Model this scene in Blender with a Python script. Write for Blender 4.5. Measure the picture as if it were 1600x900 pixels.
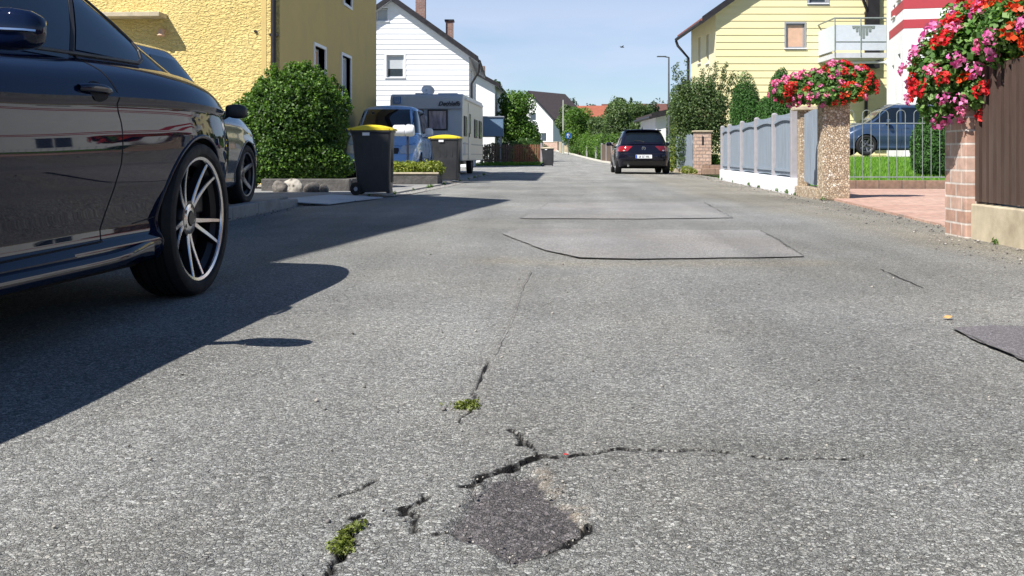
import bpy, bmesh, math, random
import numpy as np
from mathutils import Vector, Matrix
R = math.radians
for o in list(bpy.data.objects): bpy.data.objects.remove(o)
scene = bpy.context.scene
COL = scene.collection
# ------------------------------------------------------------ camera, sky, sun, exposure
F = 1550.0; HY = 243.0; CH = 0.60
YAW = math.atan(80.0 / F); CA, SA = math.cos(YAW), math.sin(YAW)
cam = bpy.data.cameras.new('camera'); camo = bpy.data.objects.new('camera', cam); COL.objects.link(camo)
cam.sensor_width = 36; cam.lens = 36 * F / 1600; cam.shift_y = -(450 - HY) / 1600
cam.clip_start = 0.05; cam.clip_end = 3000
camo.location = (0, 0, CH); camo.rotation_euler = (R(90), 0, YAW)
scene.camera = camo
LX, LY = 0.60, 0.60                         # metres of shadow per metre of height
hyp = math.hypot(LX, LY); ELEV = math.atan(1 / hyp)
w = bpy.data.worlds.new('World'); scene.world = w; w.use_nodes = True
nt = w.node_tree; nt.nodes.clear()
out = nt.nodes.new('ShaderNodeOutputWorld'); bg = nt.nodes.new('ShaderNodeBackground')
sky = nt.nodes.new('ShaderNodeTexSky'); sky.sky_type = 'NISHITA'; sky.sun_disc = False
sky.sun_elevation = ELEV; sky.sun_rotation = math.atan2(-LX, -LY)
sky.air_density = 1.0; sky.dust_density = 0.2; sky.ozone_density = 6.0; sky.altitude = 300
tc = nt.nodes.new('ShaderNodeTexCoord'); mp = nt.nodes.new('ShaderNodeMapping'); mp.inputs['Scale'].default_value = (1.6, 1.6, 7)
nz = nt.nodes.new('ShaderNodeTexNoise'); nz.inputs['Scale'].default_value = 1.5; nz.inputs['Detail'].default_value = 5; nz.inputs['Roughness'].default_value = .5
rp = nt.nodes.new('ShaderNodeValToRGB'); rp.color_ramp.elements[0].position = .28; rp.color_ramp.elements[1].position = .58
rp.color_ramp.elements[1].color = (.85, .85, .85, 1)
mx = nt.nodes.new('ShaderNodeMix'); mx.data_type = 'RGBA'
mx.inputs['B'].default_value = (5.8, 6.5, 8.2, 1)
nt.links.new(tc.outputs['Generated'], mp.inputs['Vector']); nt.links.new(mp.outputs[0], nz.inputs['Vector'])
nt.links.new(nz.outputs['Fac'], rp.inputs[0])
sxyz = nt.nodes.new('ShaderNodeSeparateXYZ'); nt.links.new(tc.outputs['Generated'], sxyz.inputs[0])
mr = nt.nodes.new('ShaderNodeMapRange'); mr.inputs[1].default_value = .10; mr.inputs[2].default_value = .26; mr.inputs[3].default_value = 1; mr.inputs[4].default_value = .0
nt.links.new(sxyz.outputs[2], mr.inputs[0]); mm_ = nt.nodes.new('ShaderNodeMath'); mm_.operation = 'MULTIPLY'
nt.links.new(rp.outputs[0], mm_.inputs[0]); nt.links.new(mr.outputs[0], mm_.inputs[1]); nt.links.new(mm_.outputs[0], mx.inputs['Factor'])
nt.links.new(sky.outputs[0], mx.inputs['A']); nt.links.new(mx.outputs['Result'], bg.inputs[0])
bg.inputs[1].default_value = 0.074
nt.links.new(bg.outputs[0], out.inputs[0])
sl = bpy.data.lights.new('sun', 'SUN'); sl.energy = 4.9; sl.angle = R(0.5); sl.color = (1, .955, .89)
so = bpy.data.objects.new('sun', sl); COL.objects.link(so); so.location = (-20, -15, 40)
so.rotation_euler = Vector((LX, LY, -1)).to_track_quat('-Z', 'Y').to_euler()
scene.render.engine = 'CYCLES'
vs = scene.view_settings; vs.view_transform = 'Standard'; vs.look = 'None'; vs.exposure = 0.72; vs.gamma = 1; vs.use_curve_mapping = False
scene.render.resolution_x = 1024; scene.render.resolution_y = 576
scene.cycles.max_bounces = 6; scene.cycles.transparent_max_bounces = 8

# ------------------------------------------------------------ where a point of the street is
def at(px, d):
    cx = (px - 800) / F * d
    return (cx * CA - d * SA, cx * SA + d * CA)
def zz(py, d): return CH + (HY - py) / F * d
def gp(px, py, z=0.0): return at(px, F * (CH - z) / (py - HY))
def onx(px, X):
    k = (px - 800) / F; d = X / (k * CA - SA)
    return d, k * d * SA + d * CA
def on_line(px, A, B):
    k = (px - 800) / F; dx, dy = k * CA - SA, k * SA + CA
    ex, ey = B[0] - A[0], B[1] - A[1]
    det = dx * (-ey) + ex * dy
    t = (A[0] * (-ey) + ex * A[1]) / det
    return (dx * t, dy * t)
def zt(Y):
    return 0.00025 * np.clip(np.asarray(Y, float) - 48, 0, None) ** 2 if np.ndim(Y) else 0.00025 * max(0.0, Y - 48) ** 2

# ------------------------------------------------------------ tagging
def tag(o, label=None, cat=None, group=None, kind=None):
    if label: o['label'] = label
    if cat: o['category'] = cat
    if group: o['group'] = group
    if kind: o['kind'] = kind
    return o
def empty(name, loc=(0, 0, 0), rz=0, label=None, cat=None, group=None):
    o = bpy.data.objects.new(name, None); COL.objects.link(o); o.location = loc; o.rotation_euler = (0, 0, rz)
    o.empty_display_size = .2
    return tag(o, label, cat, group)
def kids(o): return [c for c in bpy.data.objects if c.parent == o]
def copy_tree(o, parent=None):
    ch = kids(o)
    c = o.copy(); COL.objects.link(c); c.parent = parent
    if parent is not None: c.matrix_parent_inverse = o.matrix_parent_inverse
    for k in ch: copy_tree(k, c)
    return c

# ------------------------------------------------------------ mesh collecting
class MB:
    def __init__(s): s.v = []; s.f = []; s.mi = []; s.cur = 0
    def add(s, vs, fs):
        b = len(s.v); s.v += [tuple(map(float, p)) for p in vs]; s.f += [tuple(b + i for i in f) for f in fs]; s.mi += [s.cur] * len(fs)
        return s
    def box(s, c, d, rz=0, M=None):
        x, y, z = d[0] / 2, d[1] / 2, d[2] / 2; vs = []
        cr, sr = math.cos(rz), math.sin(rz)
        for a in (-1, 1):
            for b in (-1, 1):
                for e in (-1, 1):
                    p = (a * x * cr - b * y * sr, a * x * sr + b * y * cr, e * z)
                    p = (p[0] + c[0], p[1] + c[1], p[2] + c[2])
                    vs.append(tuple(M @ Vector(p)) if M else p)
        return s.add(vs, [(0, 1, 3, 2), (4, 6, 7, 5), (0, 4, 5, 1), (2, 3, 7, 6), (0, 2, 6, 4), (1, 5, 7, 3)])
    def quad(s, a, b, c, d): return s.add([a, b, c, d], [(0, 1, 2, 3)])
    def prism(s, poly, z0, z1):
        n = len(poly); vs = [(p[0], p[1], z0) for p in poly] + [(p[0], p[1], z1) for p in poly]
        return s.add(vs, [tuple(range(n - 1, -1, -1)), tuple(range(n, 2 * n))] + [(i, (i + 1) % n, n + (i + 1) % n, n + i) for i in range(n)])
    def tube(s, pts, r, n=8, cap=True):
        pts = [Vector(p) for p in pts]; rs = r if isinstance(r, (list, tuple)) else [r] * len(pts); vs = []; u = None
        for i, p in enumerate(pts):
            t = (pts[min(i + 1, len(pts) - 1)] - pts[max(i - 1, 0)]).normalized()
            if u is None:
                u = t.orthogonal().normalized()
            else:
                u = (u - t * u.dot(t)); u = u.normalized() if u.length > 1e-6 else t.orthogonal().normalized()
            v = t.cross(u)
            for k in range(n):
                a = 2 * math.pi * k / n; vs.append(p + (u * math.cos(a) + v * math.sin(a)) * rs[i])
        fs = [(i * n + k, i * n + (k + 1) % n, (i + 1) * n + (k + 1) % n, (i + 1) * n + k) for i in range(len(pts) - 1) for k in range(n)]
        if cap: fs += [tuple(range(n - 1, -1, -1)), tuple(range((len(pts) - 1) * n, len(pts) * n))]
        return s.add(vs, fs)
    def lathe(s, prof, n=32, c=(0, 0, 0), axis='z', closed=False):
        vs = []
        for (r, h) in prof:
            for k in range(n):
                a = 2 * math.pi * k / n; q = (r * math.cos(a), r * math.sin(a), h)
                if axis == 'x': q = (q[2], q[0], q[1])
                if axis == 'y': q = (q[0], q[2], q[1])
                vs.append((q[0] + c[0], q[1] + c[1], q[2] + c[2]))
        m = len(prof); rng = range(m) if closed else range(m - 1)
        return s.add(vs, [(i * n + k, i * n + (k + 1) % n, ((i + 1) % m) * n + (k + 1) % n, ((i + 1) % m) * n + k) for i in rng for k in range(n)])
    def grid(s, rows):
        m = len(rows[0]); vs = [p for r in rows for p in r]
        return s.add(vs, [(i * m + k, i * m + k + 1, (i + 1) * m + k + 1, (i + 1) * m + k) for i in range(len(rows) - 1) for k in range(m - 1)])
    def build(s, name, mat, parent=None, smooth=None, bevel=0, fix=True):
        me = bpy.data.meshes.new(name); me.from_pydata(s.v, [], s.f)
        ms = mat if isinstance(mat, (list, tuple)) else [mat]
        for m in ms: me.materials.append(m)
        if len(ms) > 1: me.polygons.foreach_set('material_index', s.mi)
        me.validate()
        if fix:
            bm = bmesh.new(); bm.from_mesh(me); bmesh.ops.remove_doubles(bm, verts=bm.verts, dist=1e-5)
            bmesh.ops.recalc_face_normals(bm, faces=bm.faces); bm.to_mesh(me); bm.free()
        if smooth is not None:
            me.polygons.foreach_set('use_smooth', [True] * len(me.polygons)); me.set_sharp_from_angle(angle=R(smooth))
        o = bpy.data.objects.new(name, me); COL.objects.link(o)
        if parent is not None: o.parent = parent
        if bevel:
            b = o.modifiers.new('bevel', 'BEVEL'); b.width = bevel; b.segments = 2; b.limit_method = 'ANGLE'; b.angle_limit = R(40)
        return o
def np_mesh(name, V, Fq, mat, parent=None, attrs=None, smooth=False, loops=4):
    me = bpy.data.meshes.new(name); nv, nf = len(V), len(Fq)
    me.vertices.add(nv); me.vertices.foreach_set('co', np.asarray(V, np.float32).ravel())
    me.loops.add(nf * loops); me.loops.foreach_set('vertex_index', np.asarray(Fq, np.int32).ravel())
    me.polygons.add(nf); me.polygons.foreach_set('loop_start', np.arange(0, nf * loops, loops, dtype=np.int32))
    me.polygons.foreach_set('loop_total', np.full(nf, loops, np.int32))
    if smooth: me.polygons.foreach_set('use_smooth', [True] * nf)
    me.update(calc_edges=True); me.validate()
    for k, (dom, arr) in (attrs or {}).items():
        a = me.attributes.new(k, 'FLOAT', dom); a.data.foreach_set('value', np.asarray(arr, np.float32))
    me.materials.append(mat)
    o = bpy.data.objects.new(name, me); COL.objects.link(o)
    if parent is not None: o.parent = parent
    return o

# ------------------------------------------------------------ materials
class NT:
    def __init__(s, m): s.t = m.node_tree
    def n(s, typ, **kw):
        nd = s.t.nodes.new('ShaderNode' + typ)
        for k, v in kw.items():
            if k in nd.inputs: nd.inputs[k].default_value = v
            else: setattr(nd, k, v)
        return nd
    def l(s, a, b): s.t.links.new(a, b)
    def math(s, op, a, b=None, c=None, clamp=False):
        nd = s.n('Math', operation=op); nd.use_clamp = clamp
        for i, q in enumerate((a, b, c)):
            if q is None: continue
            if isinstance(q, (int, float)): nd.inputs[i].default_value = q
            else: s.l(q, nd.inputs[i])
        return nd.outputs[0]
    def mix(s, f, a, b, blend='MIX'):
        nd = s.n('Mix', data_type='RGBA', blend_type=blend)
        for k, q in (('Factor', f), ('A', a), ('B', b)):
            if isinstance(q, (int, float)): nd.inputs[k].default_value = q
            elif isinstance(q, tuple): nd.inputs[k].default_value = (*q, 1) if len(q) == 3 else q
            else: s.l(q, nd.inputs[k])
        return nd.outputs['Result']
    def ramp(s, f, stops):
        nd = s.n('ValToRGB'); e = nd.color_ramp.elements
        while len(e) < len(stops): e.new(.5)
        for i, (p, c) in enumerate(stops):
            e[i].position = p; e[i].color = (*c, 1) if isinstance(c, tuple) else (c, c, c, 1)
        s.l(f, nd.inputs[0]); return nd.outputs[0]
    def mrange(s, v, a, b, c=0., d=1.):
        nd = s.n('MapRange'); nd.clamp = True
        s.l(v, nd.inputs[0])
        for i, q in enumerate((a, b, c, d)): nd.inputs[i + 1].default_value = q
        return nd.outputs[0]
def new_mat(name):
    m = bpy.data.materials.new(name); m.use_nodes = True; return m, NT(m), m.node_tree.nodes['Principled BSDF']
def pm(name, c, rough=.5, metal=0., var=.12, scale=6., bump=0., bscale=40., coat=0., spec=.5, dirt=0., dirtc=(.12, .1, .08), stretch=None):
    """a painted / mineral surface: base colour with slight uneven tone and fine relief"""
    m, t, b = new_mat(name)
    tc = t.n('TexCoord'); src = tc.outputs['Object']
    if stretch:
        mp = t.n('Mapping'); mp.inputs['Scale'].default_value = stretch; t.l(src, mp.inputs[0]); src = mp.outputs[0]
    nz = t.n('TexNoise', Scale=scale, Detail=6., Roughness=.6); t.l(src, nz.inputs['Vector'])
    k = t.mrange(nz.outputs['Fac'], .3, .7, 1 - var, 1 + var)
    col = t.mix(1., c, k, 'MULTIPLY')
    if dirt:
        n2 = t.n('TexNoise', Scale=scale * .35, Detail=8., Roughness=.7); t.l(src, n2.inputs['Vector'])
        col = t.mix(t.mrange(n2.outputs['Fac'], .5, .72, 0, dirt), col, dirtc)
    t.l(col, b.inputs['Base Color'])
    b.inputs['Roughness'].default_value = rough; b.inputs['Metallic'].default_value = metal
    b.inputs['Coat Weight'].default_value = coat; b.inputs['Coat Roughness'].default_value = .02; b.inputs['Specular IOR Level'].default_value = spec
    if rough > .25:
        t.l(t.mrange(nz.outputs['Fac'], .3, .7, rough * .85, min(1, rough * 1.15)), b.inputs['Roughness'])
    if bump:
        n3 = t.n('TexNoise', Scale=bscale, Detail=5., Roughness=.65); t.l(src, n3.inputs['Vector'])
        bp = t.n('Bump', Strength=.9, Distance=bump); t.l(n3.outputs['Fac'], bp.inputs['Height']); t.l(bp.outputs[0], b.inputs['Normal'])
    return m
def foliage(name, dark, mid, light, trans=.35, rough=.5):
    m, t, b = new_mat(name)
    a = t.n('Attribute', attribute_name='rnd'); a2 = t.n('Attribute', attribute_name='clump')
    col = t.ramp(a.outputs['Fac'], [(0, dark), (.5, mid), (1, light)])
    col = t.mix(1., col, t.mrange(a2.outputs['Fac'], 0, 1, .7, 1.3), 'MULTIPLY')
    t.l(col, b.inputs['Base Color']); b.inputs['Roughness'].default_value = rough; b.inputs['Specular IOR Level'].default_value = .35
    tr = t.n('BsdfTranslucent'); t.l(t.mix(1., col, (1.25, 1.35, .6), 'MULTIPLY'), tr.inputs[0])
    ms = t.n('MixShader'); ms.inputs[0].default_value = trans
    t.l(b.outputs[0], ms.inputs[1]); t.l(tr.outputs[0], ms.inputs[2]); t.l(ms.outputs[0], t.t.nodes['Material Output'].inputs[0])
    return m

def asphalt(name, lo, hi, road=False, bright=1.0, size=1.0, tone=(1, 1, 1), binder=.045):
    m, t, b = new_mat(name)
    tc = t.n('TexCoord'); src = tc.outputs['Object']
    warp = t.n('TexNoise', Scale=30., Detail=2.); t.l(src, warp.inputs['Vector'])
    wv = t.n('VectorMath', operation='MULTIPLY_ADD'); t.l(warp.outputs['Color'], wv.inputs[0]); wv.inputs[1].default_value = (.012, .012, .0); t.l(src, wv.inputs[2])
    cols = []; hs = []
    for sc in (140. / size, 280. / size):
        v = t.n('TexVoronoi', Scale=sc, feature='F1'); t.l(wv.outputs[0], v.inputs['Vector'])
        e = t.n('TexVoronoi', Scale=sc, feature='DISTANCE_TO_EDGE'); t.l(wv.outputs[0], e.inputs['Vector'])
        sep = t.n('SeparateColor'); t.l(v.outputs['Color'], sep.inputs[0])
        edge = t.mrange(e.outputs['Distance'], -.02, .13)
        lift = t.math('MULTIPLY', edge, t.mrange(sep.outputs[1], 0, 1, .25, 1.))
        hs.append(lift)
        st = t.ramp(sep.outputs[0], [(0, lo * .4), (.22, lo * .85), (.6, (lo + hi) / 2), (.85, hi * 1.12), (1., min(.8, hi * 1.55))])
        warm = t.mix(t.mrange(sep.outputs[2], .6, 1., 0, .5), st, (1.0, .9, .78), 'MULTIPLY')
        cols.append(t.mix(edge, (binder, binder, binder * 1.02), warm))
    fine = t.n('TexNoise', Scale=9., Detail=4.); t.l(src, fine.inputs['Vector'])
    col = t.mix(t.mrange(fine.outputs['Fac'], .35, .65, .2, .75), cols[0], cols[1])
    big = t.n('TexNoise', Scale=.55, Detail=7., Roughness=.62); t.l(src, big.inputs['Vector'])
    mpp = t.n('Mapping'); mpp.inputs['Scale'].default_value = (2.4, .22, 1); t.l(src, mpp.inputs[0])
    strk = t.n('TexNoise', Scale=1., Detail=5.); t.l(mpp.outputs[0], strk.inputs['Vector'])
    col = t.mix(1., col, t.mrange(big.outputs['Fac'], .3, .7, .78, 1.2), 'MULTIPLY')
    col = t.mix(1., col, t.mrange(strk.outputs['Fac'], .3, .7, .84, 1.14), 'MULTIPLY')
    tb = t.n('TexNoise', Scale=.9, Detail=5.); tb.inputs['Scale'].default_value = .8; t.l(wv.outputs[0], tb.inputs['Vector'])
    col = t.mix(t.mrange(tb.outputs['Fac'], .45, .7, 0, .35), col, t.mix(1., col, (1.08, 1.0, .88), 'MULTIPLY'))
    col = t.mix(1., col, (bright * tone[0], bright * tone[1], bright * tone[2]), 'MULTIPLY')
    h = t.math('ADD', t.math('MULTIPLY', hs[0], .7), t.math('MULTIPLY', hs[1], .35))
    if road:
        at_ = lambda k: t.n('Attribute', attribute_name=k).outputs['Fac']
        col = t.mix(at_('patch'), col, t.mix(1., col, (.50, .46, .49), 'MULTIPLY'))
        col = t.mix(at_('smear'), col, t.mix(1., col, (.74, .74, .72), 'MULTIPLY'))
        col = t.mix(at_('earth'), col, t.mix(1., col, (1.14, 1.05, .90), 'MULTIPLY'))
        n4 = t.n('TexNoise', Scale=45., Detail=5.); t.l(src, n4.inputs['Vector'])
        col = t.mix(t.math('MULTIPLY', at_('sand'), t.mrange(n4.outputs['Fac'], .35, .6)), col, (.36, .29, .21))
        col = t.mix(t.math('MULTIPLY', at_('crack'), 1.0), col, (.009, .008, .008))
    t.l(col, b.inputs['Base Color']); b.inputs['Roughness'].default_value = .82; b.inputs['Specular IOR Level'].default_value = .3
    bp = t.n('Bump', Strength=1., Distance=.0042 * size); t.l(h, bp.inputs['Height']); t.l(bp.outputs[0], b.inputs['Normal'])
    return m

M = {}
M['road'] = asphalt('aged asphalt', .21, .45, road=True, binder=.09, tone=(1.02, 1.03, .99))
M['patch'] = asphalt('fine asphalt patch', .25, .43, size=.85, tone=(1.04, 1.02, .99), binder=.16)
M['patch_dark'] = asphalt('purplish new asphalt', .17, .30, size=.8, tone=(1.03, .98, 1.04), binder=.09)
M['joint'] = pm('worn joint', (.11, .105, .10), .95, var=.5, scale=12)
M['crack'] = pm('dark crack', (.03, .028, .026), .95, var=.4, scale=30)  # near-black tone for crack strips laid on the road
M['pavement'] = pm('pavement concrete', (.25, .25, .245), .9, var=.18, scale=3, bump=.004, bscale=120, dirt=.5)
M['kerb'] = pm('kerb stone', (.30, .29, .27), .9, var=.15, scale=8, bump=.004, bscale=90, dirt=.5)
M['earth'] = pm('earth', (.12, .10, .06), 1, var=.3, scale=1.5, bump=.02, bscale=20)
M['ground'] = pm('meadow ground', (.07, .10, .03), 1, var=.35, scale=.4, bump=.03, bscale=8)
M['concrete'] = pm('weathered concrete', (.50, .43, .31), .9, var=.14, scale=7, bump=.004, bscale=110, dirt=.6, dirtc=(.2, .16, .1))
M['plinth'] = pm('white plinth paint', (.78, .79, .82), .7, var=.05, scale=5, bump=.002, bscale=80, dirt=.2, dirtc=(.45, .43, .4))
M['white'] = pm('white render', (.80, .80, .80), .8, var=.05, scale=2, bump=.003, bscale=90)
M['white_board'] = pm('white fibre boards', (.76, .77, .79), .6, var=.05, scale=2, bump=.002, bscale=60, stretch=(.4, .4, 5))
M['cream_board'] = pm('cream boards', (.80, .71, .40), .6, var=.05, scale=2, bump=.002, bscale=60, stretch=(.4, .4, 5))
M['cream'] = pm('cream render', (.76, .68, .42), .8, var=.06, scale=2, bump=.003, bscale=60)
M['red'] = pm('red band paint', (.42, .045, .06), .7, var=.06)
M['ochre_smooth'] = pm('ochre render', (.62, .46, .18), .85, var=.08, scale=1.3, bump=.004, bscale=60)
M['frame'] = pm('white window frame', (.75, .76, .78), .4, var=.04)
M['frame_grey'] = pm('grey window frame', (.3, .32, .36), .45, var=.06)
M['blind'] = pm('roller blind', (.45, .48, .5), .6, var=.08, stretch=(1, 1, 30))
M['blind_warm'] = pm('warm blind', (.62, .40, .28), .7, var=.1)
M['lead'] = pm('dark metal', (.035, .032, .035), .45, metal=.4, var=.2)
M['rooftile_dark'] = pm('dark roof tiles', (.06, .045, .045), .8, var=.3, scale=5, bump=.03, bscale=14, stretch=(1, 1, 1))
M['rooftile_brown'] = pm('brown roof tiles', (.12, .05, .04), .8, var=.3, scale=5, bump=.03, bscale=14)
M['rooftile_red'] = pm('red roof tiles', (.27, .08, .045), .8, var=.3, scale=5, bump=.03, bscale=14)
M['soffit'] = pm('soffit boards', (.52, .54, .58), .7, var=.08)
M['bark'] = pm('bark', (.09, .065, .045), .95, var=.35, scale=12, bump=.02, bscale=30)
M['rubber'] = pm('tyre rubber', (.008, .008, .009), .75, var=.2, scale=20, bump=.002, bscale=60)
M['black_plastic'] = pm('black plastic', (.02, .02, .022), .5, var=.2)
M['bin_black'] = pm('anthracite bin plastic', (.03, .031, .035), .48, var=.2, scale=4, bump=.001, bscale=60, dirt=.12, dirtc=(.09, .085, .08))
M['bin_yellow'] = pm('yellow bin lid', (.78, .60, .03), .45, var=.07, scale=4, bump=.001, bscale=50, dirt=.2, dirtc=(.4, .3, .08))
M['well'] = pm('wheel well', (.008, .008, .008), .9, var=.2)
M['navy'] = pm('navy black paint', (.003, .007, .026), .3, var=.1, scale=2, coat=.78, spec=.0)
M['slate_paint'] = pm('slate blue paint', (.035, .05, .08), .25, metal=.3, var=.06, coat=1)
M['golf_paint'] = pm('black violet paint', (.006, .006, .014), .25, var=.1, coat=.7, spec=.05)
M['van_paint'] = pm('light blue metallic paint', (.27, .45, .74), .3, metal=.25, var=.05, coat=.9)
M['mpv_paint'] = pm('mid blue paint', (.035, .065, .13), .3, metal=.25, var=.05, coat=.9)
M['glass'] = pm('dark car glass', (.006, .009, .012), .03, var=.1, spec=.9)
M['glass_green'] = pm('tinted screen', (.02, .035, .04), .03, var=.1, spec=.9)
M['pane'] = pm('window pane', (.035, .05, .065), .05, var=.2, spec=.9)
M['chrome'] = pm('chrome', (.7, .71, .73), .12, metal=1, var=.03)
M['alloy'] = pm('polished alloy', (.62, .62, .64), .22, metal=1, var=.05)
M['rim_dull'] = pm('dull alloy', (.22, .22, .23), .4, metal=.8, var=.1)
M['alloy_dark'] = pm('dark alloy', (.02, .02, .024), .35, metal=.5, var=.1)
M['disc'] = pm('brake disc', (.2, .2, .21), .35, metal=1, var=.1)
M['lamp_red'] = pm('red tail lens', (.28, .008, .012), .12, var=.1, coat=1)
M['lamp_red_shaded'] = pm('shaded red lens', (.12, .01, .015), .12, var=.1, coat=1)  # darker copy of the red lens, shade put into the colour
M['lamp_clear'] = pm('clear lens', (.55, .58, .62), .1, var=.1, metal=.3, coat=1)
M['plate'] = pm('plate white', (.75, .76, .78), .4, var=.04)
M['plate_blue'] = pm('plate blue', (.02, .08, .5), .4, var=.04)
M['ink'] = pm('ink', (.03, .03, .035), .5, var=.1)
M['ink_blue'] = pm('blue print', (.03, .14, .4), .5, var=.1)
M['caravan'] = pm('shaded caravan panels', (.44, .48, .53), .4, var=.04, scale=3, bump=.0008, bscale=120)  # blue-grey shade on the white front is put into the colour
M['caravan_side'] = pm('cream-lit caravan side', (.74, .69, .58), .4, var=.06, scale=3, bump=.001, bscale=60)  # cream light on the sides put into the colour of the same body
M['curtain'] = pm('curtain behind glass', (.30, .26, .30), .12, var=.5, scale=3, spec=.7, stretch=(4, 4, 1))
M['fence_grey'] = pm('blue grey pickets', (.25, .30, .36), .75, var=.14, scale=6, bump=.002, bscale=40, stretch=(5, 5, .4), dirt=.25)
M['post_grey'] = pm('pale grey posts', (.33, .32, .34), .8, var=.1, scale=8, bump=.002, bscale=50, dirt=.3)
M['fence_brown'] = pm('dark brown profile sheet', (.075, .048, .038), .6, var=.22, scale=5, bump=.001, bscale=50, stretch=(4, 4, .5), dirt=.3, dirtc=(.13, .1, .085))
M['wood_red'] = pm('red brown fence boards', (.22, .095, .05), .8, var=.3, scale=7, bump=.003, bscale=40, stretch=(5, 5, .5))
M['wood_grey'] = pm('weathered fence boards', (.13, .095, .07), .85, var=.3, scale=7, bump=.003, bscale=40, stretch=(5, 5, .5))
M['gate_metal'] = pm('galvanised bars', (.26, .30, .29), .5, metal=.3, var=.15, scale=14)
M['panel_blue'] = pm('blue grey panel', (.13, .21, .32), .6, var=.08)
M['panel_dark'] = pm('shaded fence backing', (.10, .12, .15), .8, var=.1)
M['balcony'] = pm('pale balcony panel', (.55, .60, .66), .5, var=.05)
M['stone'] = pm('field stone', (.15, .135, .12), .9, var=.5, scale=16, bump=.02, bscale=22)
M['stone_dark'] = pm('dark edging stone', (.09, .085, .08), .9, var=.4, scale=8, bump=.02, bscale=22)
M['slab'] = pm('pale ramp plates', (.40, .45, .50), .6, var=.12, scale=5, bump=.002, bscale=60)
M['terracotta'] = pm('planter', (.10, .07, .05), .8, var=.2)
M['lamp_pole'] = pm('grey pole', (.10, .11, .12), .5, metal=.5, var=.1)
M['pole_pale'] = pm('pale pole', (.45, .46, .4), .6, var=.1)
M['sign_blue'] = pm('sign blue', (.015, .08, .26), .45, var=.05)
M['petal'] = pm('red petal', (.65, .02, .02), .6)
M['dryleaf'] = pm('dry leaf', (.55, .32, .12), .8, var=.2)

def stucco():
    m, t, b = new_mat('yellow roughcast')
    tc = t.n('TexCoord'); mp = t.n('Mapping'); mp.inputs['Rotation'].default_value = (0, R(35), 0); mp.inputs['Scale'].default_value = (10, 10, 21)
    t.l(tc.outputs['Object'], mp.inputs[0])
    n1 = t.n('TexNoise', Scale=1.15, Detail=3., Roughness=.5, Distortion=.9); t.l(mp.outputs[0], n1.inputs['Vector'])
    n2 = t.n('TexNoise', Scale=90., Detail=4.); t.l(tc.outputs['Object'], n2.inputs['Vector'])
    n3 = t.n('TexNoise', Scale=.8, Detail=5.); t.l(tc.outputs['Object'], n3.inputs['Vector'])
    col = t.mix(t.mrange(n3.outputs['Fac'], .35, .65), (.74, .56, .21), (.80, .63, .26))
    t.l(col, b.inputs['Base Color']); b.inputs['Roughness'].default_value = .92
    h = t.math('ADD', t.ramp(n1.outputs['Fac'], [(.38, 0.), (.62, 1.)]), t.math('MULTIPLY', n2.outputs['Fac'], .15))
    bp = t.n('Bump', Strength=1., Distance=.022); t.l(h, bp.inputs['Height']); t.l(bp.outputs[0], b.inputs['Normal'])
    return m
M['stucco'] = stucco()
def pebble():
    m, t, b = new_mat('pebbledash')
    tc = t.n('TexCoord'); v = t.n('TexVoronoi', Scale=34.); t.l(tc.outputs['Object'], v.inputs['Vector'])
    e = t.n('TexVoronoi', Scale=34., feature='DISTANCE_TO_EDGE'); t.l(tc.outputs['Object'], e.inputs['Vector'])
    sep = t.n('SeparateColor'); t.l(v.outputs['Color'], sep.inputs[0])
    col = t.ramp(sep.outputs[0], [(0, (.34, .25, .16)), (.4, (.50, .38, .26)), (.8, (.62, .51, .37)), (1, (.76, .70, .60))])
    ed = t.mrange(e.outputs['Distance'], .0, .12)
    t.l(t.mix(ed, (.20, .15, .11), col), b.inputs['Base Color']); b.inputs['Roughness'].default_value = .9
    h = t.math('MULTIPLY', ed, t.mrange(sep.outputs[1], 0, 1, .3, 1))
    bp = t.n('Bump', Strength=1., Distance=.012); t.l(h, bp.inputs['Height']); t.l(bp.outputs[0], b.inputs['Normal'])
    return m
M['pebble'] = pebble()
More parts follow.
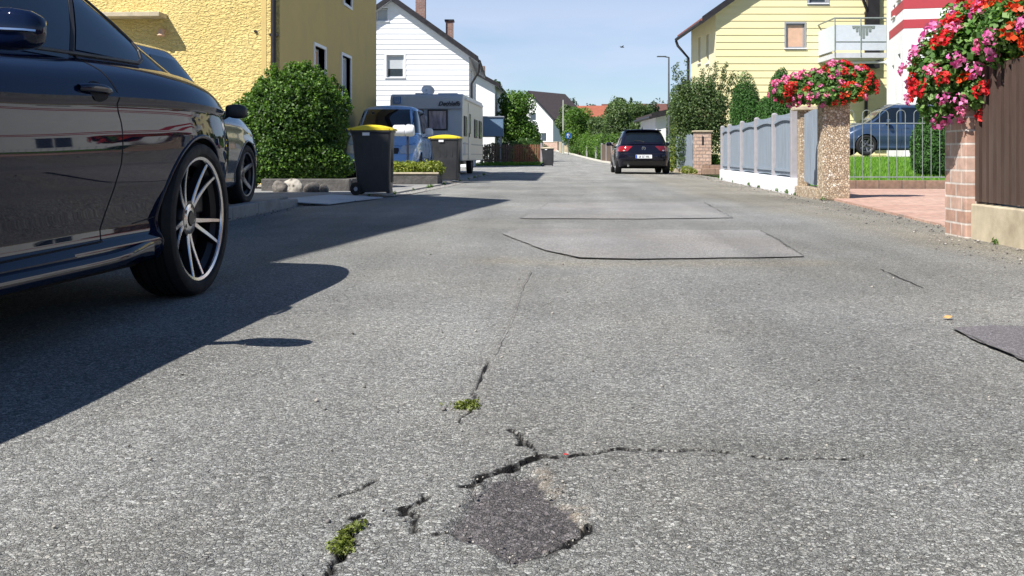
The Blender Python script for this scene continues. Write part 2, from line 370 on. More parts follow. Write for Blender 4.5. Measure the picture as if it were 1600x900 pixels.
def bricks(name, c1, c2, mortar, bw, bh, mort, rough=.6, axis='x', rel=.006, warp=0.):
    m, t, b = new_mat(name)
    tc = t.n('TexCoord'); sp = t.n('SeparateXYZ'); t.l(tc.outputs['Object'], sp.inputs[0])
    cb = t.n('CombineXYZ')
    if axis == 'xy': t.l(sp.outputs[0], cb.inputs[0]); t.l(sp.outputs[1], cb.inputs[1])
    else:
        t.l(t.math('ADD', sp.outputs[0], sp.outputs[1]), cb.inputs[0]); t.l(sp.outputs[2], cb.inputs[1])
    src = cb.outputs[0]
    if warp:
        nw = t.n('TexNoise', Scale=5., Detail=3.); t.l(tc.outputs['Object'], nw.inputs['Vector'])
        wv = t.n('VectorMath', operation='MULTIPLY_ADD'); t.l(nw.outputs['Color'], wv.inputs[0]); wv.inputs[1].default_value = (warp, warp, 0); t.l(src, wv.inputs[2]); src = wv.outputs[0]
    br = t.n('TexBrick', Scale=1.); t.l(src, br.inputs['Vector'])
    br.inputs['Color1'].default_value = (*c1, 1); br.inputs['Color2'].default_value = (*c2, 1); br.inputs['Mortar'].default_value = (*mortar, 1)
    br.inputs['Mortar Size'].default_value = mort; br.inputs['Brick Width'].default_value = bw; br.inputs['Row Height'].default_value = bh; br.inputs['Mortar Smooth'].default_value = .1; br.inputs['Bias'].default_value = 0
    nz = t.n('TexNoise', Scale=14., Detail=6.); t.l(tc.outputs['Object'], nz.inputs['Vector'])
    t.l(t.mix(1., br.outputs['Color'], t.mrange(nz.outputs['Fac'], .3, .7, .78, 1.2), 'MULTIPLY'), b.inputs['Base Color'])
    b.inputs['Roughness'].default_value = rough
    h = t.math('ADD', t.math('MULTIPLY', br.outputs['Fac'], -1.), t.math('MULTIPLY', nz.outputs['Fac'], .4))
    bp = t.n('Bump', Strength=1., Distance=rel); t.l(h, bp.inputs['Height']); t.l(bp.outputs[0], b.inputs['Normal'])
    return m
M['brick_pillar'] = bricks('glazed brick tiles', (.40, .24, .18), (.52, .36, .29), (.60, .54, .49), .21, .098, .008)
M['brick_chimney'] = bricks('chimney brick', (.20, .09, .07), (.28, .15, .11), (.3, .26, .24), .25, .08, .01)
M['sandstone'] = bricks('sandstone blocks', (.48, .32, .24), (.58, .42, .33), (.34, .26, .22), .21, .11, .014, rough=.9, rel=.02, warp=.06)
M['red_paving'] = bricks('red paving', (.42, .25, .19), (.50, .33, .26), (.30, .23, .19), .42, .3, .010, rough=.85, axis='xy', rel=.004)
M['rough_red'] = bricks('brown kerb wall', (.22, .14, .10), (.28, .19, .14), (.14, .1, .08), .4, .3, .01, rough=.9)
M['leaf_hedge'] = foliage('hedge leaves', (.016, .040, .008), (.045, .105, .018), (.15, .26, .045))
M['leaf_dark'] = foliage('dark leaves', (.018, .042, .014), (.040, .085, .024), (.10, .17, .05))
M['leaf_thuja'] = foliage('thuja sprays', (.018, .05, .01), (.034, .10, .018), (.07, .17, .03), trans=.15, rough=.7)
M['leaf_fresh'] = foliage('fresh leaves', (.035, .085, .012), (.08, .17, .025), (.17, .28, .05))
M['leaf_yellow'] = foliage('yellow green leaves', (.10, .14, .02), (.22, .27, .04), (.36, .38, .08))
M['leaf_grey'] = foliage('grey green leaves', (.035, .07, .026), (.08, .13, .045), (.17, .24, .09))
M['leaf_geranium'] = foliage('geranium leaves', (.03, .08, .016), (.08, .18, .035), (.19, .32, .09))
M['leaf_far'] = foliage('far leaves', (.02, .04, .02), (.045, .075, .035), (.08, .12, .055), trans=.1)
M['grass'] = foliage('grass blades', (.09, .22, .02), (.15, .33, .035), (.26, .45, .07))
M['moss'] = foliage('moss', (.06, .07, .015), (.15, .19, .035), (.30, .34, .09))
M['fl_red'] = foliage('red petals', (.38, .008, .012), (.62, .02, .03), (.75, .06, .05), trans=.2)
M['fl_scarlet'] = foliage('scarlet petals', (.50, .03, .01), (.74, .07, .015), (.85, .15, .05), trans=.2)
M['fl_pink'] = foliage('pink petals', (.62, .05, .22), (.80, .15, .36), (.88, .38, .55), trans=.25)
M['fl_magenta'] = foliage('magenta petals', (.60, .06, .30), (.76, .17, .46), (.86, .40, .64), trans=.25)

# ------------------------------------------------------------ leaves
rng = np.random.default_rng(7)
def leaves(pos, nrm, size, clump, aspect=.55, jit=.35, bend=.25, rg=None):
    """four-corner leaf blades around pos, facing roughly along nrm"""
    rg = rg or rng; n = len(pos)
    N = nrm + rg.normal(0, jit, (n, 3)); N /= np.linalg.norm(N, axis=1, keepdims=True) + 1e-9
    T = np.cross(N, rg.normal(0, 1, (n, 3))); T /= np.linalg.norm(T, axis=1, keepdims=True) + 1e-9
    B = np.cross(N, T); s = (size * rg.uniform(.6, 1.35, n))[:, None]
    a = pos + T * s; c = pos - T * s; b = pos + B * s * aspect + N * s * bend; d = pos - B * s * aspect + N * s * bend
    V = np.stack([a, b, c, d], 1).reshape(-1, 3); Fq = np.arange(4 * n).reshape(n, 4)
    return V, Fq, rg.random(n), clump
def blob_pts(c, r, n, rg, lumps=9, amp=.22, inner=.55, flat=None):
    """points through the outer part of an uneven lump"""
    u = rg.normal(0, 1, (n, 3)); u /= np.linalg.norm(u, axis=1, keepdims=True)
    ld = rg.normal(0, 1, (lumps, 3)); ld /= np.linalg.norm(ld, axis=1, keepdims=True); la = rg.uniform(-1, 1, lumps)
    k = (np.exp((u @ ld.T - 1) * 9) * la).sum(1)
    rr = 1 + amp * k
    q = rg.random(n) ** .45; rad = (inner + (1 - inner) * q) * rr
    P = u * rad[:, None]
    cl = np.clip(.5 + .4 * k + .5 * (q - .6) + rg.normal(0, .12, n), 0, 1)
    P = P * np.asarray(r) + np.asarray(c); nn = u / np.asarray(r); nn /= np.linalg.norm(nn, axis=1, keepdims=True)
    return P, nn, cl
def crown(name, blobs, n, size, mat, parent=None, seed=1, aspect=.55, jit=.6, inner=.45, amp=.25, zmin=None, up=.35, lumps=9):
    rg = np.random.default_rng(seed); vol = np.array([b[1][0] * b[1][1] + b[1][0] * b[1][2] for b in blobs]); cnt = (n * vol / vol.sum()).astype(int)
    Vs, Fs, rn, cl = [], [], [], []; k = 0
    for (c, r), m in zip(blobs, cnt):
        P, N, C = blob_pts(c, r, m, rg, inner=inner, amp=amp, lumps=lumps)
        C = np.clip(C + rg.uniform(-.12, .12), 0, 1)
        if zmin is not None:
            ok = P[:, 2] > zmin; P, N, C = P[ok], N[ok], C[ok]
        N = N + np.array([0, 0, up])
        V, Fq, rr, cc = leaves(P, N, size, C, aspect, jit, rg=rg)
        Vs.append(V); Fs.append(Fq + k); k += len(V); rn.append(rr); cl.append(cc)
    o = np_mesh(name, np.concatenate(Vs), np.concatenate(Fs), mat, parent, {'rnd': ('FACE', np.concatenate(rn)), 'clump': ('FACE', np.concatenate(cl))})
    return o
def branches(mb, base, tips, r0, seed=0, wob=.08):
    rg = random.Random(seed); base = Vector(base)
    for tp in tips:
        tp = Vector(tp); pts = []
        for i in range(6):
            k = i / 5; p = base.lerp(tp, k); p.z += .12 * (tp - base).length * math.sin(k * math.pi) * .5
            if 0 < i < 5: p += Vector((rg.uniform(-wob, wob), rg.uniform(-wob, wob), rg.uniform(-wob, wob) * .5))
            pts.append(p)
        mb.tube(pts, [r0 * (1 - .8 * i / 5) for i in range(6)], 6)
# ============================================================ ground, road, pavement
def zt(Y):
    Y = np.asarray(Y, float); z = np.where(Y < 120, 0.00025 * np.clip(Y - 48, 0, None) ** 2, 1.296 + (Y - 120) * .036)
    return float(z) if z.ndim == 0 else z
def lawn_z(X, Y):
    return np.clip((Y - 18.0) * .056, 0, .62) * np.clip((X - 4.9 - np.clip(Y - 19, 0, 20) * .16) / .8, 0, 1) * np.clip((60 - Y) / 15, 0, 1)
def tensor(xs, ys):
    X, Y = np.meshgrid(xs, ys); n, m = X.shape
    i = np.arange(n * m).reshape(n, m); Fq = np.stack([i[:-1, :-1], i[:-1, 1:], i[1:, 1:], i[1:, :-1]], -1).reshape(-1, 4)
    return X.ravel(), Y.ravel(), Fq
xs = np.unique(np.concatenate([np.linspace(-700, -40, 34), np.linspace(-40, 40, 81), np.linspace(40, 700, 34)]))
ys = np.unique(np.concatenate([np.linspace(-60, 140, 201), np.linspace(140, 1200, 60)]))
X, Y, Fq = tensor(xs, ys)
Z = zt(Y) - .07 + np.where(Y > 18, lawn_z(X, Y), 0)
tag(np_mesh('ground', np.stack([X, Y, Z], 1), Fq, M['ground'], smooth=True), kind='structure')

def seg_dist(P, pts):
    d = np.full(len(P), 1e9)
    for a, b in zip(pts[:-1], pts[1:]):
        a = np.array(a); b = np.array(b); ab = b - a; t = np.clip(((P - a) @ ab) / (ab @ ab), 0, 1)
        d = np.minimum(d, np.linalg.norm(P - (a + t[:, None] * ab), axis=1))
    return d
def inside(P, poly):
    x, y = P[:, 0], P[:, 1]; r = np.zeros(len(P), bool); n = len(poly)
    for i in range(n):
        x0, y0 = poly[i]; x1, y1 = poly[(i + 1) % n]
        c = ((y0 > y) != (y1 > y)) & (x < (x1 - x0) * (y - y0) / (y1 - y0 + 1e-12) + x0); r ^= c
    return r
def rough(pts, amp, step=.02, seed=3):
    rg = np.random.default_rng(seed); o = [np.array(pts[0])]
    for a, b in zip(pts[:-1], pts[1:]):
        a = np.array(a, float); b = np.array(b, float); n = max(1, int(np.linalg.norm(b - a) / step))
        for i in range(1, n + 1): o.append(a + (b - a) * i / n + (rg.normal(0, amp, 2) if i < n else 0))
    return o
g = lambda L: [gp(*p) for p in L]
cr1 = rough(g([(800, 672), (820, 690), (845, 712), (870, 715), (890, 713), (950, 703), (1000, 702), (1040, 705), (1090, 702), (1120, 704), (1200, 716), (1320, 718), (1350, 712)]), .006)
cr2 = rough(g([(733, 760), (755, 745), (775, 738), (800, 735), (818, 722), (842, 711)]), .006, seed=5)
cr3 = rough(g([(662, 772), (650, 790), (640, 803), (645, 818), (648, 832)]), .008, seed=6)
cr3b = rough(g([(630, 806), (655, 798)]), .008, seed=16)
cr4 = rough(g([(522, 778), (560, 765), (588, 750)]), .008, seed=7)
cr5 = rough(g([(575, 800), (560, 815), (548, 845), (530, 870), (514, 898)]), .008, seed=8)
cr6 = rough(g([(680, 837), (700, 832), (716, 828)]), .006, seed=9)
cr7 = rough(g([(720, 660), (735, 640), (742, 615), (765, 560)]), .008, seed=10)
cr8 = rough(g([(805, 882), (820, 876), (850, 868), (882, 857), (908, 838), (916, 822)]), .004, seed=12)
hole = [np.array(p) for p in rough(g([(735, 764), (760, 748), (800, 741), (835, 736), (848, 752), (868, 782), (900, 805), (915, 818), (910, 838), (880, 857), (850, 868), (812, 880), (770, 868), (728, 848), (702, 832), (716, 806), (726, 785), (735, 764)]), .007, seed=13)]
fx = np.arange(-.95, .95, .0055); fy = np.arange(1.25, 2.45, .006)
xs = np.concatenate([np.arange(-3.6, -.95, .06), fx, np.arange(.96, 4.36, .06)])
ys = np.concatenate([np.arange(-9, 1.2, .25), fy, np.arange(2.46, 8, .05), np.arange(8, 20, .1), np.arange(20, 57.3, .4)])
X, Y, Fq = tensor(xs, ys); P = np.stack([X, Y], 1)
rg = np.random.default_rng(2)
def lump(X, Y, s, seed):
    r = np.random.default_rng(seed); v = np.zeros_like(X)
    for k in range(10):
        a = r.uniform(0, 6.28); f = s * r.uniform(.5, 2); v += np.sin((X * math.cos(a) + Y * math.sin(a)) * f + r.uniform(0, 6.28))
    return v / 10
Z = zt(Y) + .006 * lump(X, Y, 2.5, 1) * (Y < 30) - .012 * np.clip(np.abs(X - .3) - 2.2, 0, 2)
crack = np.zeros(len(X)); patch = np.zeros(len(X)); sand = np.zeros(len(X)); smear = np.zeros(len(X)); earth = np.zeros(len(X))
near = (X > -1) & (X < 1.1) & (Y > 1.2) & (Y < 2.9); Pn = P[near]
nz1 = lump(Pn[:, 0], Pn[:, 1], 60, 4); nz2 = lump(Pn[:, 0], Pn[:, 1], 150, 5)
zc = np.zeros(len(Pn)); cc = np.zeros(len(Pn))
for pts, wd, dp in ((cr1, .0040, .016), (cr2, .0085, .022), (cr3, .0045, .013), (cr3b, .004, .013), (cr4, .0022, .010), (cr5, .0045, .016), (cr6, .004, .012), (cr7, .0025, .006), (cr8, .0045, .014)):
    ww = wd * (1 + .9 * nz1 * 2 + 1.1 * nz2)
    if pts is cr1: ww = ww * np.clip(1.25 - 1.35 * Pn[:, 0], .22, 1.25)
    d = seg_dist(Pn, pts); q = d / np.clip(ww, .0012, 1); zc = np.minimum(zc, -dp * np.clip((1.0 - q) * 3, 0, 1)); cc = np.maximum(cc, np.clip((1.75 - q) * 2.2, 0, 1))  # dark colour reaches past the groove, painting shade over its sunlit walls
ins = inside(Pn, hole); dh = seg_dist(Pn, hole)
pk = np.where(ins, np.clip(dh / .018 + .35, 0, 1), np.clip(.35 - dh / .03, 0, 1))
zc += -.008 * np.where(ins, np.clip(dh / .006, 0, 1), 0) + np.where(ins, .003 * nz2 * 2 + .004 * nz1, 0)
ridge = np.where(~ins, np.exp(-(dh / .06) ** 2), 0); zc += ridge * (.004 * nz1 * 2)
Z[near] += zc; crack[near] = cc; patch[near] = np.where(ins, np.clip(dh / .012, 0, 1), 0)
sp = g([(845, 735), (868, 765), (885, 790), (915, 818)]); ds = seg_dist(Pn, sp)
sand[near] = np.clip(.9 - ds / .035 + 1.6 * nz1, 0, 1) * (~ins | (dh < .01)) * .42
P2 = g([(820, 420), (800, 500), (770, 560), (745, 610), (728, 640)])
d = seg_dist(P, P2); sand = np.maximum(sand, np.clip(.17 - d / .35, 0, 1) * (.6 + lump(X, Y, 14, 77)) * (Y < 8))
yb = 2.06 + .05 * lump(X, Y, 4, 9)
smear = np.exp(-((Y - yb) / .085) ** 2) * np.clip((X + .1) / .6, 0, 1) * .75
smear += np.clip((.25 + lump(X, Y, .8, 20) + .5 * lump(X, Y, 2.6, 21)) * 1.2, 0, .55) * (Y < 25)
edge = on_line(1100, (3, 20), (3, 21))
ex = 1.9 + np.clip(12 - Y, -3, 12) * .055 + .25 * lump(X, Y, 1.2, 30)
earth = np.clip((X - ex) / .5, 0, 1) * .75 * (Y > 2.6) * np.clip(1.2 - Y / 60, 0, 1)
gap = g([(785, 408), (905, 412), (1260, 410)])
earth = np.maximum(earth, np.clip(1 - seg_dist(P, gap) / .3, 0, 1) * .7)
road = np_mesh('road', np.stack([X, Y, Z], 1), Fq, M['road'], attrs={k: ('POINT', v) for k, v in dict(crack=crack, patch=patch, sand=sand, smear=smear, earth=earth).items()}, smooth=True)
tag(road, kind='structure')
# continuation of the street and the side street
def XR(y): return float(np.interp(y, [57, 70, 85, 100, 115, 132], [3.7, 2.8, 2.0, 1.0, -.9, -4.0]))
def XL(y): return float(np.interp(y, [57, 70, 85, 100, 115, 132], [-1.25, -1.3, -1.7, -2.6, -4.8, -9]))
mb = MB(); yy = list(np.arange(57, 133, 1.5))
mb.grid([[(XL(y) + (XR(y) - XL(y)) * k / 8, y, zt(y) + .003) for k in range(9)] for y in yy])
tag(mb.build('street_beyond', M['road'], smooth=60), kind='structure')
mb = MB(); mb.grid([[(x, y, zt(y) - .018) for x in np.linspace(-16, -3.55, 14)] for y in np.linspace(36.5, 57, 14)])
tag(mb.build('side_street', M['road'], smooth=60), kind='structure')

KERB = [(-3.5, -9), (-3.5, 5.5), (-3.35, 7.5), (-3.14, 9.3), (-3.24, 12), (-3.0, 13.5), (-2.62, 15), (-2.43, 20), (-2.37, 26), (-2.5, 34), (-2.9, 36), (-4.2, 37), (-12.5, 37.3)]
def offs(line, d):
    o = []
    for i, p in enumerate(line):
        a = Vector(line[max(i - 1, 0)]); b = Vector(line[min(i + 1, len(line) - 1)]); t = (b - a).normalized(); o.append((p[0] - t.y * d, p[1] + t.x * d))
    return o
ki = offs(KERB, .13)
i0 = KERB.index((-3.24, 12))
mb = MB(); mb.prism(ki[:i0 + 1] + [(-12.5, 12), (-12.5, -9)], -.1, .095)
tag(mb.build('pavement', M['pavement']), kind='structure')
mb = MB(); mb.prism(ki[i0:] + [(-12.5, 12.004)], -.1, .022)
tag(mb.build('pavement', M['pavement']), kind='structure')
def kh(y): return float(np.interp(y, [11.0, 12.1], [.115, .028]))
rows = []
dense = []
for a, b in zip(KERB[:-1], KERB[1:]):
    n = max(1, int(math.dist(a, b) / .9)); dense += [(a[0] + (b[0] - a[0]) * i / n, a[1] + (b[1] - a[1]) * i / n) for i in range(n)]
dense.append(KERB[-1]); di = offs(dense, .13)
mb = MB()
for (a, b, c, d_) in zip(dense[:-1], dense[1:], di[1:], di[:-1]):
    va, vb = Vector(a), Vector(b); tt = (vb - va).normalized() * .004; h = kh((a[1] + b[1]) / 2)
    mb.prism([(a[0] + tt.x, a[1] + tt.y), (b[0] - tt.x, b[1] - tt.y), (c[0] - tt.x, c[1] - tt.y), (d_[0] + tt.x, d_[1] + tt.y)], -.1, h)
tag(mb.build('kerb', M['kerb'], bevel=.012), kind='structure')
go = offs(KERB, -.24); mb = MB()
sel = [i for i, p in enumerate(KERB) if 13 < p[1] < 35]
mb.grid([[(KERB[i][0], KERB[i][1], .002), (go[i][0], go[i][1], .002)] for i in sel])
tag(mb.build('gutter', M['kerb']), kind='structure')

# fine asphalt patches with dark joints
def sheet(name, pts, mat, z=.005, bump=0):
    mb = MB(); n = len(pts); c = (sum(p[0] for p in pts) / n, sum(p[1] for p in pts) / n)
    mb.add([(p[0], p[1], z + zt(p[1])) for p in pts], [tuple(range(n))]); o = mb.build(name, mat); tag(o, kind='structure'); return o
A = rough(g([(785, 367), (812, 358), (1187, 361), (1256, 402), (1000, 406), (905, 404), (850, 392), (785, 367)]), .012, .15, 21)[:-1]
B = rough(g([(856, 318), (1100, 317), (1145, 341), (1000, 343), (812, 342), (856, 318)]), .012, .15, 22)[:-1]
C = g([(1487, 515), (1548, 511), (1700, 511), (1800, 600), (1610, 570), (1560, 549)])
C = [tuple(p) for p in rough(C + [C[0]], .006, .06, 23)[:-1]]
sheet('asphalt_patch', A, M['patch'], .007); sheet('asphalt_patch', B, asphalt('old asphalt patch', .24, .42, size=.8, tone=(1.02, 1.01, .98), binder=.16), .007); sheet('asphalt_patch', C, M['patch_dark'], .007)
def ribbon(name, pts, wd, seed=1, z=.009, mat='crack'):
    rg = np.random.default_rng(seed); pts = rough(pts, wd * .5, .05, seed); L = []; wv = wd
    for i, p in enumerate(pts):
        a = np.array(pts[max(i - 1, 0)]); b = np.array(pts[min(i + 1, len(pts) - 1)]); t = (b - a) / (np.linalg.norm(b - a) + 1e-9)
        wv = np.clip(wv + rg.normal(0, wd * .3), wd * .25, wd * 1.5); k = wv / 2 * (0.2 if i in (0, len(pts) - 1) else 1)
        zz_ = z + zt(p[1]); L.append([(p[0] - t[1] * k, p[1] + t[0] * k, zz_), (p[0] + t[1] * k, p[1] - t[0] * k, zz_)])
    mb = MB(); mb.grid(L); tag(mb.build(name, M[mat]), kind='structure')
ribbon('road_crack', g([(785, 367), (850, 392), (905, 404), (1000, 406), (1100, 405)]), .007, 1, mat='joint')
ribbon('road_crack', g([(1187, 361), (1215, 375), (1256, 402)]), .008, 2, mat='joint')
ribbon('road_crack', g([(1000, 359.5), (1187, 361)]), .006, 3, mat='joint')
ribbon('road_crack', g([(1100, 317), (1118, 327), (1145, 341)]), .015, 4, mat='joint')
ribbon('road_crack', g([(856, 318), (840, 330), (812, 342)]), .011, 5, mat='joint')
ribbon('road_crack', g([(1375, 421), (1410, 437), (1445, 452)]), .007, 6, .004)
ribbon('road_crack', g([(830, 425), (815, 455), (800, 500), (770, 560)]), .005, 7, .007, mat='joint')
ribbon('road_crack', g([(1040, 273.5), (1110, 274)]), .06, 8)
ribbon('road_crack', g([(1487, 515), (1560, 549), (1610, 570)]), .007, 9, .010, mat='joint')
ribbon('road_crack', g([(1495, 513), (1560, 508)]), .008, 10, .009)
ribbon('road_crack', g([(805, 352), (860, 350)]), .008, 11)

mb = MB(); mb.prism([(3.13, 7.5), (3.74, 14.3), (3.95, 17.75), (14, 17.75), (14, 7.5)], -.05, .014)
tag(mb.build('driveway_paving', M['red_paving']), kind='structure')
# lawn with blades
rg = np.random.default_rng(5); n = 60000
gx = rg.uniform(4.9, 13, n); gy = 18.1 + rg.random(n) ** 1.3 * 10; gz = zt(gy) - .07 + lawn_z(gx, gy) + .02
h = rg.uniform(.04, .11, n); a = rg.uniform(0, 6.28, n); wd = .012
V = np.stack([np.stack([gx - wd * np.cos(a), gy - wd * np.sin(a), gz - .03], 1), np.stack([gx + wd * np.cos(a), gy + wd * np.sin(a), gz - .03], 1),
              np.stack([gx + rg.normal(0, .03, n), gy + rg.normal(0, .03, n), gz + h], 1)], 1).reshape(-1, 3)
o = np_mesh('lawn', V, np.arange(3 * n).reshape(n, 3), M['grass'], attrs={'rnd': ('FACE', rg.random(n)), 'clump': ('FACE', rg.random(n))}, loops=3)
tag(o, 'mown green lawn rising behind the driveway railing', 'grass', kind='stuff')
mb = MB(); mb.grid([[(x, y, zt(y) - .05 + float(lawn_z(x, y))) for x in np.linspace(4.85, 14, 12)] for y in np.linspace(17.95, 29, 20)])
tag(mb.build('lawn_soil', pm('lawn soil', (.07, .14, .02), 1, var=.25, scale=5), smooth=60), kind='structure')

# ============================================================ houses
def wall_mb(mb, face, umin, umax, z0, z1, ops, reveal=.12, board=0, gable=None, step=.3):
    """face(u, depth, z) -> point; depth < 0 is out of the wall. gable = (apex_u, apex_z)"""
    zs = {z0, z1}; zt_ = gable[1] if gable else z1; zs.add(zt_)
    for o in ops: zs |= {o[2], o[3]}
    k = board if board else (1.0)
    if board:
        z = z0
        while z < zt_: zs.add(round(z, 4)); z += board
    zs = sorted(q for q in zs if z0 <= q <= zt_)
    zl = [zs[0]]
    for q in zs[1:]:
        if q - zl[-1] > 1e-3: zl.append(q)
    def lim(z):
        if z <= z1 + 1e-6 or not gable: return umin, umax
        t = (z - z1) / (gable[1] - z1); return umin + (gable[0] - umin) * t, umax + (gable[0] - umax) * t
    for a, b in zip(zl[:-1], zl[1:]):
        la, ra = lim(a); lb, rb = lim(b); pa, pb = 0, 0
        if board:
            fa = ((a - z0) % board) / board; fb = 1 if ((b - z0) % board) < 1e-3 else ((b - z0) % board) / board
            if fa > .999: fa = 0
            pa, pb = -.022 * (1 - fa), -.022 * (1 - fb)
        cut = sorted((o[0], o[1]) for o in ops if o[2] < b - 1e-4 and o[3] > a + 1e-4)
        seg = []; cu = (la, lb)
        for (c0, c1) in cut:
            seg.append((cu, (c0, c0))); cu = (c1, c1)
        seg.append((cu, (ra, rb)))
        for (l, r) in seg:
            mb.quad(face(l[0], pa, a), face(r[0], pa, a), face(r[1], pb, b), face(l[1], pb, b))
            if board and fa == 0 and a > z0 + 1e-3:
                mb.quad(face(l[0], 0, a), face(r[0], 0, a), face(r[0], pa, a), face(l[0], pa, a))
    for o in ops:
        u0, u1, a, b = o[:4]; e = -.022 if board else 0
        for q in ((u0, a, u0, b), (u1, a, u1, b), (u0, a, u1, a), (u0, b, u1, b)):
            mb.quad(face(q[0], e, q[1]), face(q[2], e, q[3]), face(q[2], reveal + .06, q[3]), face(q[0], reveal + .06, q[1]))
def fbox(mb, face, u0, u1, d0, d1, z0, z1):
    vs = [face(u, d, z) for u in (u0, u1) for d in (d0, d1) for z in (z0, z1)]
    mb.add(vs, [(0, 1, 3, 2), (4, 6, 7, 5), (0, 4, 5, 1), (2, 3, 7, 6), (0, 2, 6, 4), (1, 5, 7, 3)])
def window(root, face, u0, u1, z0, z1, dep=.1, style='plain', frame='frame', surround=0, blind=0, sill=True, bm='blind'):
    mb = MB(); t = .06
    for a, b, c, d in ((u0, u0 + t, z0, z1), (u1 - t, u1, z0, z1), (u0 + t, u1 - t, z0, z0 + t), (u0 + t, u1 - t, z1 - t, z1)): fbox(mb, face, a, b, dep, dep + .06, c, d)
    if style == 'cross' or (u1 - u0) > 1.15: fbox(mb, face, (u0 + u1) / 2 - .03, (u0 + u1) / 2 + .03, dep, dep + .06, z0 + t, z1 - t)
    if surround:
        s = surround; q = dict(d0=-.035, d1=.02)
        for a, b, c, d in ((u0 - s, u0, z0 - s, z1 + s), (u1, u1 + s, z0 - s, z1 + s), (u0, u1, z1, z1 + s), (u0, u1, z0 - s, z0)): fbox(mb, face, a, b, -.035, dep, c, d)
    o = mb.build('window', M[frame], root)
    mb = MB(); fbox(mb, face, u0 + t, u1 - t, dep + .02, dep + .03, z0 + t, z1 - t); mb.build('pane', M['pane'], o)
    if blind:
        mb = MB(); fbox(mb, face, u0 + t, u1 - t, dep + .004, dep + .016, z1 - t - (z1 - z0 - 2 * t) * blind, z1 - t); mb.build('blind', M[bm], o)
    if sill:
        mb = MB(); fbox(mb, face, u0 - .08, u1 + .08, -.07, dep, z0 - .045, z0); mb.build('sill', M['frame'], o)
    return o
def house(name, label, cat, loc, rz, x0, x1, L, ze, rise, wall, roofm, fops=(), sops=(), side='right', board=0, oe=.5, ov=.35, sidem=None, fop_kw={}, sop_kw={}, gutter=True, z0=0, thick=.2, group=None, soffit=True, axis='y'):
    root = empty(name, loc, rz, label, cat, group)
    ff = lambda u, d, z: (u, d, z)
    sf = (lambda u, d, z: (x1 - d, u, z)) if side == 'right' else (lambda u, d, z: (x0 + d, u, z))
    other = x0 if side == 'right' else x1
    mid = (x0 + x1) / 2
    mb = MB(); wall_mb(mb, ff, x0, x1, z0, ze, fops, board=board, gable=(mid, ze + rise)); mb.build('front_wall', M[wall], root, fix=True)
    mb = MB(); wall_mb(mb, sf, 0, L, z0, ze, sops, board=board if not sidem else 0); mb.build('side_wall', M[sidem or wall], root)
    mb = MB(); mb.quad((other, 0, z0), (other, L, z0), (other, L, ze), (other, 0, ze)); mb.add([(x0, L, z0), (x1, L, z0), (x1, L, ze), (mid, L, ze + rise), (x0, L, ze)], [(0, 1, 2, 3, 4)])
    mb.quad((x0 + .3, .3, z0 + .1), (x1 - .3, .3, z0 + .1), (x1 - .3, .3, ze - .1), (x0 + .3, .3, ze - .1))
    mb.build('rear_wall', M[sidem or wall], root)
    for o in fops: window(root, ff, *o[:4], **(o[4] if len(o) > 4 else {}))
    for o in sops: window(root, sf, *o[:4], **(o[4] if len(o) > 4 else {}))
    # roof: two thick slopes
    hw = (x1 - x0) / 2; sl_ = rise / hw
    mb = MB(); mb2 = MB()
    for s in (-1, 1):
        xe = mid + s * (hw + oe); zeav = ze - oe * sl_; zr = ze + rise
        pts = [(xe, zeav + .06), (mid, zr + .06), (mid, zr + .06 + thick), (xe, zeav + .06 + thick)]
        vs = [(p[0], -ov, p[1]) for p in pts] + [(p[0], L + ov, p[1]) for p in pts]
        mb.add(vs, [(0, 1, 2, 3), (7, 6, 5, 4), (0, 3, 7, 4), (3, 2, 6, 7), (0, 4, 5, 1), (1, 5, 6, 2)])
        q = [(xe - s * .02, zeav + .02), (mid, zr + .02), (mid, zr + .055), (xe - s * .02, zeav + .055)]
        vs = [(p[0], -ov + .03, p[1]) for p in q] + [(p[0], L + ov - .03, p[1]) for p in q]
        mb2.add(vs, [(0, 1, 2, 3), (7, 6, 5, 4), (0, 3, 7, 4), (3, 2, 6, 7), (0, 4, 5, 1), (1, 5, 6, 2)])
    rf = mb.build('roof', M[roofm], root); mb2.build('soffit', M['soffit'], rf)
    mb = MB()
    for s in (-1, 1):
        for (a, b) in (((mid + s * (hw + oe), ze - oe * sl_), (mid, ze + rise)),):
            vs = [(a[0], -ov - .03, a[1]), (b[0], -ov - .03, b[1]), (b[0], -ov - .03, b[1] + .3), (a[0], -ov - .03, a[1] + .3)]
            vs += [(p[0], -ov - .004, p[2]) for p in vs]
            mb.add(vs, [(0, 1, 2, 3), (7, 6, 5, 4), (0, 4, 5, 1), (3, 2, 6, 7), (0, 3, 7, 4), (1, 5, 6, 2)])
    mb.build('verge_board', M['lead'], rf)
    if gutter:
        xs_ = x1 if side == 'right' else x0; s = 1 if side == 'right' else -1
        gx_ = xs_ + s * (oe + .06); gz_ = ze - oe * sl_ + .06
        mb = MB(); mb.tube([(gx_, -ov, gz_), (gx_, L + ov, gz_)], .075, 8); mb.build('gutter', M['lead'], rf)
    return root, ff, sf
# ---- near house whose far corner is hidden by the coupe: only its shade and reflections show
ax, ay = -5.25, 8.75; rzA = -math.atan2(1.0, 8.5)
rA, ff, sf = house('house', 'plain cream house at the left edge, hidden by the parked coupe', 'house', (ax - 1.22, ay - 8.0, 0), rzA, -7.5, 0, 8.2, 7.25, 2.6, 'cream', 'rooftile_red', oe=.45, ov=.3,
    sops=[(1.2, 2.3, 1.4, 2.7), (4.5, 5.6, 1.4, 2.7), (1.2, 2.3, 4.2, 5.5), (4.5, 5.6, 4.2, 5.5)])
